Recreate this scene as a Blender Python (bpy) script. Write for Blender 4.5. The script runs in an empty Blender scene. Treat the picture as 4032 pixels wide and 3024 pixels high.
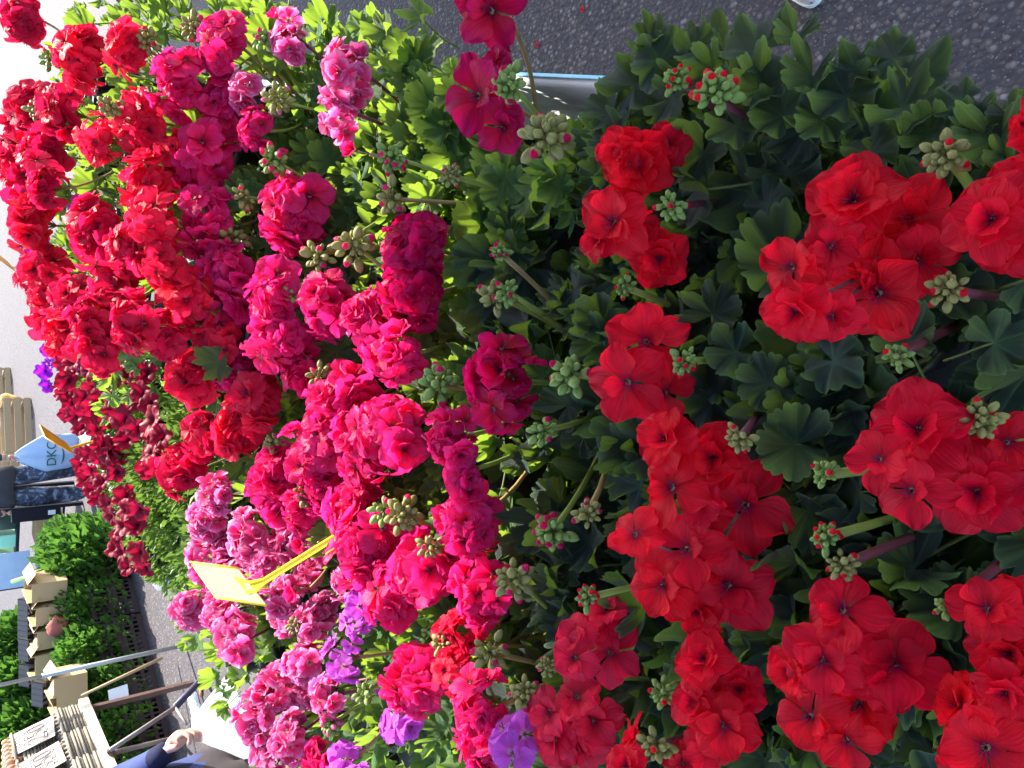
import bpy, bmesh, math, random
from math import sin, cos, pi, radians, sqrt, atan2
from mathutils import Vector, Matrix, Quaternion

random.seed(7)
SC = bpy.context.scene
COL = SC.collection

# ------------------------------------------------------------------ camera
PITCH, HCAM, FPX = radians(40), 1.75, 2912.0
CAM = Vector((0, 0, HCAM))
Fw = Vector((0, cos(PITCH), -sin(PITCH)))
Up = Vector((0, sin(PITCH), cos(PITCH)))
Rt = Vector((1, 0, 0))
cam_d = bpy.data.cameras.new('camera')
cam_d.sensor_fit = 'HORIZONTAL'; cam_d.sensor_width = 36.0
cam_d.lens = 36.0 * FPX / 4032.0
cam_d.clip_start = 0.02; cam_d.clip_end = 2000
cam = bpy.data.objects.new('camera', cam_d); COL.objects.link(cam)
X, Y, Z = -Up, Rt, -Fw           # the phone was held turned a quarter: world-up is image-left
cam.matrix_world = Matrix(((X.x, Y.x, Z.x, CAM.x), (X.y, Y.y, Z.y, CAM.y), (X.z, Y.z, Z.z, CAM.z), (0, 0, 0, 1)))
SC.camera = cam

# ------------------------------------------------------------------ light
SUN_AZ, SUN_EL = radians(34), radians(40)      # azimuth: to the right of straight ahead (+Y)
SUN_DIR = Vector((sin(SUN_AZ) * cos(SUN_EL), cos(SUN_AZ) * cos(SUN_EL), sin(SUN_EL)))
world = bpy.data.worlds.new('World'); SC.world = world; world.use_nodes = True
wn, wl = world.node_tree.nodes, world.node_tree.links
wn.clear()
sky = wn.new('ShaderNodeTexSky'); sky.sky_type = 'NISHITA'; sky.sun_disc = False
sky.sun_elevation = SUN_EL; sky.sun_rotation = SUN_AZ
sky.air_density = 1.0; sky.dust_density = 1.5; sky.ozone_density = 1.0
bg = wn.new('ShaderNodeBackground'); bg.inputs['Strength'].default_value = 0.15
wo = wn.new('ShaderNodeOutputWorld')
wl.new(sky.outputs[0], bg.inputs[0]); wl.new(bg.outputs[0], wo.inputs[0])
sl = bpy.data.lights.new('sun', 'SUN'); sl.energy = 4.0; sl.angle = radians(0.53); sl.color = (1.0, 0.95, 0.86)
so = bpy.data.objects.new('sun', sl); COL.objects.link(so)
so.rotation_euler = (-SUN_DIR).to_track_quat('-Z', 'Y').to_euler()
so.location = (0, 0, 12)
SC.view_settings.view_transform = 'Standard'; SC.view_settings.look = 'None'
SC.view_settings.gamma = 1.0; SC.view_settings.use_curve_mapping = False
SC.view_settings.exposure = 2.2
SC.cycles.max_bounces = 4; SC.cycles.diffuse_bounces = 3; SC.cycles.glossy_bounces = 2; SC.cycles.transmission_bounces = 3; SC.cycles.transparent_max_bounces = 4
SC.cycles.caustics_reflective = False; SC.cycles.caustics_refractive = False

# ------------------------------------------------------------------ geometry of the place
def ray(x, y):
    return Fw + Rt * ((1512 - y) / FPX) + Up * ((2016 - x) / FPX)
def at_z(x, y, z):
    r = ray(x, y); return CAM + r * ((z - HCAM) / r.z)
def at_d(x, y, d):
    return CAM + ray(x, y) * d
def proj(p):
    q = Vector(p) - CAM; d = q.dot(Fw)
    if d < 0.02: return (9999, 9999, d)
    return (2016 - FPX * q.dot(Up) / d, 1512 - FPX * q.dot(Rt) / d, d)
def inpoly(x, y, P):
    c = False; n = len(P); j = n - 1
    for i in range(n):
        xi, yi = P[i]; xj, yj = P[j]
        if (yi > y) != (yj > y) and x < (xj - xi) * (y - yi) / (yj - yi) + xi: c = not c
        j = i
    return c
def lerp(a, b, t): return a + (b - a) * t
def ipl(x, pts):
    if x <= pts[0][0]: return pts[0][1]
    for (x0, v0), (x1, v1) in zip(pts, pts[1:]):
        if x <= x1: return lerp(v0, v1, (x - x0) / (x1 - x0))
    return pts[-1][1]

# ------------------------------------------------------------------ materials
def nmat(name):
    m = bpy.data.materials.new(name); m.use_nodes = True
    nt = m.node_tree; nt.nodes.clear()
    return m, nt.nodes, nt.links
def rgb(c): return (c[0], c[1], c[2], 1.0)
def simple(name, col, rough=0.6, spec=0.3, noise=0.0, nscale=20.0, col2=None, metal=0.0, bump=0.0, transl=0.0, coat=0.0):
    m, N, L = nmat(name)
    out = N.new('ShaderNodeOutputMaterial'); p = N.new('ShaderNodeBsdfPrincipled')
    p.inputs['Roughness'].default_value = rough; p.inputs['Specular IOR Level'].default_value = spec
    p.inputs['Metallic'].default_value = metal; p.inputs['Base Color'].default_value = rgb(col)
    p.inputs['Coat Weight'].default_value = coat
    if noise > 0 or bump > 0:
        tc = N.new('ShaderNodeTexCoord'); nz = N.new('ShaderNodeTexNoise')
        nz.inputs['Scale'].default_value = nscale; nz.inputs['Detail'].default_value = 6
        L.new(tc.outputs['Object'], nz.inputs['Vector'])
        if noise > 0:
            mx = N.new('ShaderNodeMixRGB'); c2 = col2 or tuple(v * 0.55 for v in col)
            mx.inputs[1].default_value = rgb(col); mx.inputs[2].default_value = rgb(c2)
            mr = N.new('ShaderNodeMapRange'); mr.inputs[1].default_value = 0.35; mr.inputs[2].default_value = 0.7
            mr.inputs[4].default_value = noise
            L.new(nz.outputs['Fac'], mr.inputs[0]); L.new(mr.outputs[0], mx.inputs[0]); L.new(mx.outputs[0], p.inputs['Base Color'])
        if bump > 0:
            b = N.new('ShaderNodeBump'); b.inputs['Strength'].default_value = bump; b.inputs['Distance'].default_value = 0.004
            L.new(nz.outputs['Fac'], b.inputs['Height']); L.new(b.outputs[0], p.inputs['Normal'])
    if transl > 0:
        t = N.new('ShaderNodeBsdfTranslucent'); t.inputs[0].default_value = rgb(col)
        ms = N.new('ShaderNodeMixShader'); ms.inputs[0].default_value = transl
        L.new(p.outputs[0], ms.inputs[1]); L.new(t.outputs[0], ms.inputs[2]); L.new(ms.outputs[0], out.inputs[0])
    else:
        L.new(p.outputs[0], out.inputs[0])
    return m

def ramp(N, L, src, stops):
    r = N.new('ShaderNodeValToRGB'); e = r.color_ramp.elements
    while len(e) < len(stops): e.new(0.5)
    for k, (pos, c) in enumerate(stops):
        e[k].position = pos; e[k].color = rgb(c)
    L.new(src, r.inputs[0]); return r

def leaf_mat(name, c_in, c_zone, c_edge, c_tr, transl=0.35, zone=0.6):
    m, N, L = nmat(name)
    out = N.new('ShaderNodeOutputMaterial'); p = N.new('ShaderNodeBsdfPrincipled')
    p.inputs['Roughness'].default_value = 0.5; p.inputs['Specular IOR Level'].default_value = 0.30
    p.inputs['Sheen Weight'].default_value = 0.06
    uv = N.new('ShaderNodeUVMap'); uv.uv_map = 'UVMap'
    sp = N.new('ShaderNodeSeparateXYZ'); L.new(uv.outputs[0], sp.inputs[0])
    tc = N.new('ShaderNodeTexCoord')
    nz = N.new('ShaderNodeTexNoise'); nz.inputs['Scale'].default_value = 45; nz.inputs['Detail'].default_value = 5
    L.new(tc.outputs['Object'], nz.inputs['Vector'])
    # radius wobbled by noise -> zone ring
    ma = N.new('ShaderNodeMath'); ma.operation = 'MULTIPLY_ADD'; ma.inputs[1].default_value = 0.28; ma.inputs[2].default_value = -0.14
    L.new(nz.outputs['Fac'], ma.inputs[0])
    ad = N.new('ShaderNodeMath'); ad.operation = 'ADD'; L.new(ma.outputs[0], ad.inputs[0]); L.new(sp.outputs[0], ad.inputs[1])
    oi = N.new('ShaderNodeObjectInfo')
    zc = tuple(lerp(a, b, zone) for a, b in zip(c_in, c_zone))
    r1 = ramp(N, L, ad.outputs[0], [(0.0, c_in), (0.38, c_in), (0.50, zc), (0.62, zc), (0.76, c_in), (1.0, c_in)])
    r0 = N.new('ShaderNodeRGB'); r0.outputs[0].default_value = rgb(c_in)
    mz = N.new('ShaderNodeMixRGB'); L.new(oi.outputs['Random'], mz.inputs[0]); L.new(r0.outputs[0], mz.inputs[1]); L.new(r1.outputs[0], mz.inputs[2])
    # margin
    re = N.new('ShaderNodeMapRange'); re.inputs[1].default_value = 0.93; re.inputs[2].default_value = 0.985
    L.new(sp.outputs[0], re.inputs[0])
    me = N.new('ShaderNodeMixRGB'); me.inputs[2].default_value = rgb(c_edge)
    mul = N.new('ShaderNodeMath'); mul.operation = 'MULTIPLY'; mul.inputs[1].default_value = 0.75
    L.new(re.outputs[0], mul.inputs[0]); L.new(mul.outputs[0], me.inputs[0]); L.new(mz.outputs[0], me.inputs[1])
    # veins: v holds the lobe phase 0..1 (0.5 on the vein)
    ab = N.new('ShaderNodeMath'); ab.operation = 'SUBTRACT'; ab.inputs[1].default_value = 0.5; L.new(sp.outputs[1], ab.inputs[0])
    aa = N.new('ShaderNodeMath'); aa.operation = 'ABSOLUTE'; L.new(ab.outputs[0], aa.inputs[0])
    am = N.new('ShaderNodeMath'); am.operation = 'MULTIPLY'; L.new(aa.outputs[0], am.inputs[0]); L.new(sp.outputs[0], am.inputs[1])
    vr = N.new('ShaderNodeMapRange'); vr.inputs[1].default_value = 0.0; vr.inputs[2].default_value = 0.05; vr.inputs[3].default_value = 0.85; vr.inputs[4].default_value = 0.0
    L.new(am.outputs[0], vr.inputs[0])
    mv = N.new('ShaderNodeMixRGB'); mv.inputs[2].default_value = rgb(tuple(lerp(a, b, 0.45) for a, b in zip(c_in, c_edge)))
    L.new(vr.outputs[0], mv.inputs[0]); L.new(me.outputs[0], mv.inputs[1])
    # per-leaf hue / value change
    hs = N.new('ShaderNodeHueSaturation')
    h1 = N.new('ShaderNodeMapRange'); h1.inputs[3].default_value = 0.47; h1.inputs[4].default_value = 0.52
    v1 = N.new('ShaderNodeMapRange'); v1.inputs[3].default_value = 0.6; v1.inputs[4].default_value = 1.5
    wn_ = N.new('ShaderNodeTexWhiteNoise'); wn_.noise_dimensions = '1D'; L.new(oi.outputs['Random'], wn_.inputs['W'])
    L.new(wn_.outputs['Value'], h1.inputs[0]); L.new(oi.outputs['Random'], v1.inputs[0])
    L.new(h1.outputs[0], hs.inputs['Hue']); L.new(v1.outputs[0], hs.inputs['Value']); L.new(mv.outputs[0], hs.inputs['Color'])
    L.new(hs.outputs[0], p.inputs['Base Color'])
    b = N.new('ShaderNodeBump'); b.inputs['Strength'].default_value = 0.6; b.inputs['Distance'].default_value = 0.004
    n2 = N.new('ShaderNodeTexNoise'); n2.inputs['Scale'].default_value = 220; n2.inputs['Detail'].default_value = 3
    L.new(tc.outputs['Object'], n2.inputs['Vector'])
    sb = N.new('ShaderNodeMath'); sb.operation = 'SUBTRACT'; L.new(n2.outputs['Fac'], sb.inputs[0]); L.new(vr.outputs[0], sb.inputs[1])
    L.new(sb.outputs[0], b.inputs['Height']); L.new(b.outputs[0], p.inputs['Normal'])
    t = N.new('ShaderNodeBsdfTranslucent')
    tm = N.new('ShaderNodeMixRGB'); tm.blend_type = 'MULTIPLY'; tm.inputs[0].default_value = 0.35
    tm.inputs[1].default_value = rgb(c_tr); tm.inputs[2].default_value = (0.6, 0.6, 0.6, 1)
    L.new(mv.outputs[0], tm.inputs[2])
    t.inputs[0].default_value = rgb(c_tr)
    ms = N.new('ShaderNodeMixShader'); ms.inputs[0].default_value = transl
    L.new(p.outputs[0], ms.inputs[1]); L.new(t.outputs[0], ms.inputs[2]); L.new(ms.outputs[0], out.inputs[0])
    return m

def petal_mat(name, base, tip, edge=None, throat=(0.28, 0.0, 0.05), transl=0.58, rough=0.5, edge_at=0.8):
    m, N, L = nmat(name)
    out = N.new('ShaderNodeOutputMaterial'); p = N.new('ShaderNodeBsdfPrincipled')
    p.inputs['Roughness'].default_value = 0.45; p.inputs['Specular IOR Level'].default_value = 0.22
    p.inputs['Sheen Weight'].default_value = 0.05; p.inputs['Sheen Roughness'].default_value = 0.4; p.inputs['Sheen Tint'].default_value = rgb(tuple(min(1, v * 0.6 + 0.25) for v in tip))
    uv = N.new('ShaderNodeUVMap'); uv.uv_map = 'UVMap'
    sp = N.new('ShaderNodeSeparateXYZ'); L.new(uv.outputs[0], sp.inputs[0])
    edge = edge or tip
    r1 = ramp(N, L, sp.outputs[0], [(0.0, throat), (0.05, throat), (0.22, base), (edge_at - 0.25, tip), (edge_at + 0.12, edge), (1.0, edge)])
    # fan veins
    cb = N.new('ShaderNodeCombineXYZ'); mu = N.new('ShaderNodeMath'); mu.operation = 'MULTIPLY'; mu.inputs[1].default_value = 16
    L.new(sp.outputs[1], mu.inputs[0]); L.new(mu.outputs[0], cb.inputs[0])
    m2 = N.new('ShaderNodeMath'); m2.operation = 'MULTIPLY'; m2.inputs[1].default_value = 1.6; L.new(sp.outputs[0], m2.inputs[0]); L.new(m2.outputs[0], cb.inputs[1])
    nz = N.new('ShaderNodeTexNoise'); nz.inputs['Scale'].default_value = 1.0; nz.inputs['Detail'].default_value = 3; L.new(cb.outputs[0], nz.inputs['Vector'])
    mr = N.new('ShaderNodeMapRange'); mr.inputs[1].default_value = 0.4; mr.inputs[2].default_value = 0.65; mr.inputs[3].default_value = 0.85; mr.inputs[4].default_value = 1.06
    L.new(nz.outputs['Fac'], mr.inputs[0])
    oi = N.new('ShaderNodeObjectInfo'); tc = N.new('ShaderNodeTexCoord')
    nb = N.new('ShaderNodeTexNoise'); nb.inputs['Scale'].default_value = 3.5; nb.inputs['Detail'].default_value = 4; L.new(tc.outputs['Object'], nb.inputs['Vector'])
    mo = N.new('ShaderNodeMapRange'); mo.inputs[1].default_value = 0.3; mo.inputs[2].default_value = 0.7; mo.inputs[3].default_value = 0.84; mo.inputs[4].default_value = 1.06; L.new(nb.outputs['Fac'], mo.inputs[0])
    ro = N.new('ShaderNodeMapRange'); ro.inputs[3].default_value = 0.90; ro.inputs[4].default_value = 1.07; L.new(oi.outputs['Random'], ro.inputs[0])
    v1 = N.new('ShaderNodeMath'); v1.operation = 'MULTIPLY'; L.new(mr.outputs[0], v1.inputs[0]); L.new(mo.outputs[0], v1.inputs[1])
    v2 = N.new('ShaderNodeMath'); v2.operation = 'MULTIPLY'; L.new(v1.outputs[0], v2.inputs[0]); L.new(ro.outputs[0], v2.inputs[1])
    hs = N.new('ShaderNodeHueSaturation'); L.new(v2.outputs[0], hs.inputs['Value']); L.new(r1.outputs[0], hs.inputs['Color'])
    h1 = N.new('ShaderNodeMapRange'); h1.inputs[3].default_value = 0.4965; h1.inputs[4].default_value = 0.5005
    L.new(oi.outputs['Random'], h1.inputs[0]); L.new(h1.outputs[0], hs.inputs['Hue'])
    L.new(hs.outputs[0], p.inputs['Base Color'])
    b = N.new('ShaderNodeBump'); b.inputs['Strength'].default_value = 0.55; b.inputs['Distance'].default_value = 0.003
    L.new(nz.outputs['Fac'], b.inputs['Height']); L.new(b.outputs[0], p.inputs['Normal'])
    t = N.new('ShaderNodeBsdfTranslucent'); L.new(hs.outputs[0], t.inputs[0])
    ms = N.new('ShaderNodeMixShader'); ms.inputs[0].default_value = transl
    L.new(p.outputs[0], ms.inputs[1]); L.new(t.outputs[0], ms.inputs[2]); L.new(ms.outputs[0], out.inputs[0])
    return m

def asphalt_mat():
    m, N, L = nmat('asphalt')
    out = N.new('ShaderNodeOutputMaterial'); p = N.new('ShaderNodeBsdfPrincipled')
    p.inputs['Roughness'].default_value = 0.85; p.inputs['Specular IOR Level'].default_value = 0.25
    tc = N.new('ShaderNodeTexCoord')
    v = N.new('ShaderNodeTexVoronoi'); v.inputs['Scale'].default_value = 66; L.new(tc.outputs['Object'], v.inputs['Vector'])
    v.inputs['Randomness'].default_value = 1.0
    sx = N.new('ShaderNodeSeparateColor'); L.new(v.outputs['Color'], sx.inputs[0])
    stone = ramp(N, L, sx.outputs[0], [(p_, tuple(c_ * .82 for c_ in q_)) for p_, q_ in [(0.0, (0.042, 0.035, 0.040)), (0.40, (0.070, 0.058, 0.064)), (0.62, (0.12, 0.098, 0.095)), (0.80, (0.20, 0.150, 0.120)), (0.93, (0.26, 0.23, 0.22)), (1.0, (0.36, 0.33, 0.32))]])
    dm = N.new('ShaderNodeMapRange'); dm.inputs[1].default_value = 0.25; dm.inputs[2].default_value = 0.62
    L.new(v.outputs['Distance'], dm.inputs[0])
    mx = N.new('ShaderNodeMixRGB'); mx.inputs[2].default_value = rgb((0.048, 0.043, 0.050)); L.new(dm.outputs[0], mx.inputs[0]); L.new(stone.outputs[0], mx.inputs[1])
    # fine grit
    v2 = N.new('ShaderNodeTexVoronoi'); v2.inputs['Scale'].default_value = 260; L.new(tc.outputs['Object'], v2.inputs['Vector'])
    s2 = N.new('ShaderNodeSeparateColor'); L.new(v2.outputs['Color'], s2.inputs[0])
    g2 = N.new('ShaderNodeMapRange'); g2.inputs[1].default_value = 0.9; g2.inputs[2].default_value = 1.0; g2.inputs[4].default_value = 0.55; L.new(s2.outputs[1], g2.inputs[0])
    m3 = N.new('ShaderNodeMixRGB'); m3.inputs[2].default_value = rgb((0.30, 0.28, 0.28)); L.new(g2.outputs[0], m3.inputs[0]); L.new(mx.outputs[0], m3.inputs[1])
    # worn pale film, large stains
    n = N.new('ShaderNodeTexNoise'); n.inputs['Scale'].default_value = 0.7; n.inputs['Detail'].default_value = 7; L.new(tc.outputs['Object'], n.inputs['Vector'])
    nr = N.new('ShaderNodeMapRange'); nr.inputs[1].default_value = 0.35; nr.inputs[2].default_value = 0.7; nr.inputs[3].default_value = 0.12; nr.inputs[4].default_value = 0.5; L.new(n.outputs['Fac'], nr.inputs[0])
    m4 = N.new('ShaderNodeMixRGB'); m4.inputs[2].default_value = rgb((0.072, 0.066, 0.068)); L.new(nr.outputs[0], m4.inputs[0]); L.new(m3.outputs[0], m4.inputs[1])
    L.new(m4.outputs[0], p.inputs['Base Color'])
    b = N.new('ShaderNodeBump'); b.inputs['Strength'].default_value = 0.8; b.inputs['Distance'].default_value = 0.004; b.invert = True
    L.new(v.outputs['Distance'], b.inputs['Height']); L.new(b.outputs[0], p.inputs['Normal'])
    L.new(p.outputs[0], out.inputs[0]); return m

def camo_mat():
    m, N, L = nmat('camouflage_cloth')
    out = N.new('ShaderNodeOutputMaterial'); p = N.new('ShaderNodeBsdfPrincipled'); p.inputs['Roughness'].default_value = 0.85
    tc = N.new('ShaderNodeTexCoord'); n = N.new('ShaderNodeTexNoise'); n.inputs['Scale'].default_value = 11; n.inputs['Detail'].default_value = 2.5
    n.inputs['Distortion'].default_value = 1.2
    L.new(tc.outputs['Object'], n.inputs['Vector'])
    r = ramp(N, L, n.outputs['Fac'], [(0.0, (0.020, 0.024, 0.040)), (0.44, (0.020, 0.024, 0.040)), (0.45, (0.055, 0.065, 0.11)), (0.58, (0.055, 0.065, 0.11)), (0.59, (0.20, 0.24, 0.36))])
    r.color_ramp.interpolation = 'CONSTANT'
    L.new(r.outputs[0], p.inputs['Base Color']); L.new(p.outputs[0], out.inputs[0]); return m

M = {}
M['asphalt'] = asphalt_mat()
M['leaf'] = leaf_mat('shaded_geranium_leaf', (0.0075, 0.022, 0.0145), (0.0050, 0.009, 0.008), (0.050, 0.10, 0.040), (0.46, 0.76, 0.05), 0.15, 0.9)  # dark copy: shade of the front rows is put into the leaf colour
M['leaf_sunlit'] = leaf_mat('sunlit_geranium_leaf', (0.050, 0.115, 0.028), (0.030, 0.055, 0.022), (0.11, 0.21, 0.05), (0.38, 0.58, 0.045), 0.33, 0.6)  # lit copy: sun on the middle and far rows is put into the colour
M['petiole'] = simple('petiole', (0.16, 0.24, 0.06), 0.5, 0.3, 0.6, 60, (0.14, 0.07, 0.05), transl=0.2)
M['stem_green'] = simple('flower_stem_green', (0.26, 0.33, 0.06), 0.5, 0.35, 0.5, 40, (0.22, 0.20, 0.05), transl=0.22)
M['stem_red'] = simple('flower_stem_red', (0.16, 0.035, 0.045), 0.5, 0.35, 0.6, 40, (0.09, 0.03, 0.05), transl=0.15)
M['stem_tan'] = simple('flower_stem_tan', (0.34, 0.24, 0.08), 0.5, 0.35, 0.6, 40, (0.22, 0.12, 0.08), transl=0.2)
M['bud'] = simple('bud_green', (0.20, 0.31, 0.055), 0.55, 0.3, 0.5, 90, (0.26, 0.22, 0.12), transl=0.22)
M['bud_tan'] = simple('bud_tan', (0.26, 0.27, 0.06), 0.55, 0.3, 0.6, 90, (0.28, 0.13, 0.10), transl=0.22)
M['stamen'] = simple('stamen', (0.16, 0.01, 0.05), 0.6, 0.2)
M['pollen'] = simple('pollen', (0.55, 0.16, 0.05), 0.7, 0.2)
VAR = {
 'scarlet': petal_mat('petal_scarlet', (0.80, 0.003, 0.020), (0.93, 0.005, 0.024), None, (0.46, 0.0, 0.06)),
 'red':     petal_mat('petal_red', (0.82, 0.006, 0.038), (0.95, 0.016, 0.066), None, (0.44, 0.0, 0.05)),
 'crimson': petal_mat('petal_crimson', (0.62, 0.004, 0.032), (0.80, 0.010, 0.070), None, (0.30, 0.0, 0.04)),
 'hot':     petal_mat('petal_hot_crimson', (0.82, 0.004, 0.065), (0.93, 0.014, 0.155), (0.93, 0.030, 0.22), (0.45, 0.0, 0.07)),
 'magenta': petal_mat('petal_magenta_red', (0.66, 0.002, 0.030), (0.72, 0.003, 0.070), (0.70, 0.005, 0.13), (0.32, 0.0, 0.05)),
 'pink':    petal_mat('petal_pink', (0.84, 0.025, 0.15), (0.86, 0.075, 0.30), (0.92, 0.36, 0.60), (0.85, 0.40, 0.45), edge_at=0.86),
 'violet':  petal_mat('petal_violet', (0.66, 0.08, 0.48), (0.64, 0.09, 0.60), (0.66, 0.14, 0.68), (0.75, 0.40, 0.60)),
}
M['pet_dark'] = petal_mat('petunia_crimson', (0.12, 0.001, 0.012), (0.30, 0.003, 0.024), (0.40, 0.006, 0.034), (0.02, 0.0, 0.006))
M['pet_purple'] = petal_mat('petunia_purple', (0.20, 0.004, 0.36), (0.30, 0.010, 0.50), None, (0.08, 0.0, 0.14))
M['pet_mag'] = petal_mat('petunia_magenta', (0.62, 0.010, 0.38), (0.70, 0.03, 0.48), None, (0.3, 0.0, 0.2))
M['foliage'] = simple('fine_foliage', (0.13, 0.22, 0.03), 0.5, 0.3, 0.7, 14, (0.06, 0.12, 0.025), transl=0.45)
M['seedling'] = simple('seedling_foliage', (0.085, 0.20, 0.025), 0.5, 0.35, 0.8, 9, (0.03, 0.10, 0.02), transl=0.4)
M['pot'] = simple('black_plastic', (0.02, 0.02, 0.022), 0.45, 0.4, 0.4, 30, (0.04, 0.035, 0.03))
M['soil'] = simple('soil', (0.03, 0.022, 0.016), 0.95, 0.1, 0.8, 80, (0.06, 0.045, 0.03), bump=0.6)
M['tabletop'] = simple('grey_board', (0.07, 0.065, 0.06), 0.8, 0.2, 0.8, 8, (0.12, 0.11, 0.10), bump=0.2)
M['white_plastic'] = simple('white_plastic', (0.74, 0.76, 0.76), 0.4, 0.4, 0.25, 12, (0.60, 0.63, 0.64))
M['foam'] = simple('white_foam', (0.78, 0.79, 0.80), 0.8, 0.2, 0.3, 60, (0.62, 0.64, 0.66), bump=0.5)
M['blue'] = simple('blue_plastic', (0.02, 0.18, 0.62), 0.45, 0.4, 0.4, 14, (0.03, 0.35, 0.75))
M['cyan'] = simple('pale_cyan_plastic', (0.22, 0.55, 0.72), 0.5, 0.3, 0.4, 14, (0.5, 0.7, 0.8))
M['film'] = simple('clear_film', (0.62, 0.66, 0.72), 0.18, 0.8, 0.5, 7, (0.45, 0.50, 0.60), transl=0.35)
M['yellow'] = simple('yellow_plastic', (0.78, 0.62, 0.015), 0.35, 0.45, transl=0.25)
M['paleyellow'] = simple('pale_yellow_plastic', (0.80, 0.74, 0.26), 0.4, 0.4, transl=0.3)
M['orange'] = simple('orange_plastic', (0.80, 0.40, 0.01), 0.35, 0.45, transl=0.25)
M['card'] = simple('cardboard', (0.44, 0.30, 0.15), 0.85, 0.15, 0.4, 10, (0.42, 0.30, 0.17))
M['pulp'] = simple('egg_pulp', (0.22, 0.19, 0.15), 0.95, 0.1, 0.6, 40, (0.17, 0.14, 0.11), bump=0.5)
M['egg'] = simple('brown_egg', (0.58, 0.27, 0.14), 0.45, 0.35, 0.5, 20, (0.48, 0.20, 0.10))
M['signcard'] = simple('sign_card', (0.52, 0.44, 0.36), 0.85, 0.15, 0.3, 8, (0.48, 0.40, 0.32))
M['ink'] = simple('sign_ink', (0.10, 0.09, 0.12), 0.7, 0.2)
M['cream'] = simple('cream_paint', (0.70, 0.64, 0.50), 0.6, 0.3, 0.5, 18, (0.52, 0.44, 0.32))
M['tube'] = simple('painted_tube', (0.26, 0.21, 0.20), 0.5, 0.4, 0.6, 25, (0.15, 0.10, 0.09))
M['navytube'] = simple('navy_tube', (0.035, 0.035, 0.085), 0.5, 0.4, 0.4, 25, (0.08, 0.05, 0.06))
M['rust'] = simple('rusty_iron', (0.12, 0.065, 0.05), 0.75, 0.3, 0.8, 20, (0.06, 0.035, 0.03), bump=0.3)
M['steel'] = simple('galvanised', (0.42, 0.44, 0.44), 0.45, 0.5, 0.5, 14, (0.30, 0.32, 0.33), metal=0.5)
M['crate_brown'] = simple('brown_crate', (0.030, 0.012, 0.016), 0.5, 0.35, 0.5, 10, (0.02, 0.009, 0.012))
M['wood'] = simple('crate_wood', (0.40, 0.28, 0.16), 0.8, 0.2, 0.6, 14, (0.38, 0.26, 0.14))
M['wood_dark'] = simple('old_wood', (0.13, 0.085, 0.06), 0.85, 0.2, 0.6, 14, (0.08, 0.05, 0.035))
M['camo'] = camo_mat()
M['jacket'] = simple('charcoal_jacket', (0.045, 0.045, 0.055), 0.9, 0.1, 0.4, 12, (0.07, 0.07, 0.08))
M['navy_sweat'] = simple('navy_sweater', (0.050, 0.065, 0.16), 0.95, 0.1, 0.4, 16, (0.035, 0.045, 0.12), bump=0.3)
M['navy_cuff'] = simple('dark_cuff', (0.018, 0.020, 0.045), 0.95, 0.1, bump=0.4, nscale=90)
M['trousers'] = simple('grey_trousers', (0.055, 0.045, 0.048), 0.85, 0.15, 0.5, 10, (0.035, 0.030, 0.034))
M['skin'] = simple('skin', (0.58, 0.32, 0.24), 0.5, 0.35, 0.4, 30, (0.52, 0.25, 0.18))
M['hair'] = simple('hair', (0.04, 0.03, 0.025), 0.6, 0.3)
M['shoe'] = simple('black_shoe', (0.02, 0.02, 0.02), 0.6, 0.3)
M['whiteshoe'] = simple('white_shoe', (0.50, 0.46, 0.46), 0.6, 0.3, 0.3, 25)
M['bagwhite'] = simple('white_bag_film', (0.90, 0.90, 0.88), 0.35, 0.5, transl=0.6)
M['bagblue'] = simple('pale_blue_bag_film', (0.34, 0.46, 0.66), 0.35, 0.5, 0.7, 5, (0.55, 0.66, 0.80), transl=0.25)
M['bagteal'] = simple('teal_band', (0.02, 0.24, 0.27), 0.5, 0.4)
M['baggreen'] = simple('green_band', (0.10, 0.30, 0.22), 0.5, 0.4)
M['print_green'] = simple('print_green', (0.01, 0.11, 0.10), 0.5, 0.3)
M['black'] = simple('black_cloth', (0.012, 0.012, 0.02), 0.8, 0.2, 0.3, 20)
M['green_box'] = simple('green_box', (0.03, 0.22, 0.09), 0.5, 0.4)
M['mint'] = simple('mint_plastic', (0.24, 0.62, 0.45), 0.4, 0.4)
M['lime'] = simple('lime_hose', (0.20, 0.75, 0.05), 0.4, 0.4)
M['darkgreen'] = simple('dark_green_glass', (0.012, 0.04, 0.03), 0.25, 0.6)
M['bluebox'] = simple('blue_box', (0.025, 0.05, 0.20), 0.6, 0.3, 0.6, 9, (0.15, 0.30, 0.60))
M['orangebag'] = simple('orange_lump', (0.66, 0.36, 0.10), 0.7, 0.3, 0.5, 10, (0.50, 0.24, 0.06))
M['terracotta'] = simple('red_net', (0.36, 0.10, 0.07), 0.7, 0.3, 0.5, 14, (0.25, 0.06, 0.05))
M['canopy'] = simple('awning_cloth', (0.30, 0.30, 0.34), 0.9, 0.1, 0.3, 3)
M['poster'] = simple('pale_poster', (0.45, 0.58, 0.78), 0.6, 0.3, 0.4, 12, (0.62, 0.70, 0.80))
M['leaf_dry'] = simple('dry_leaf', (0.40, 0.17, 0.07), 0.8, 0.2)

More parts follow.
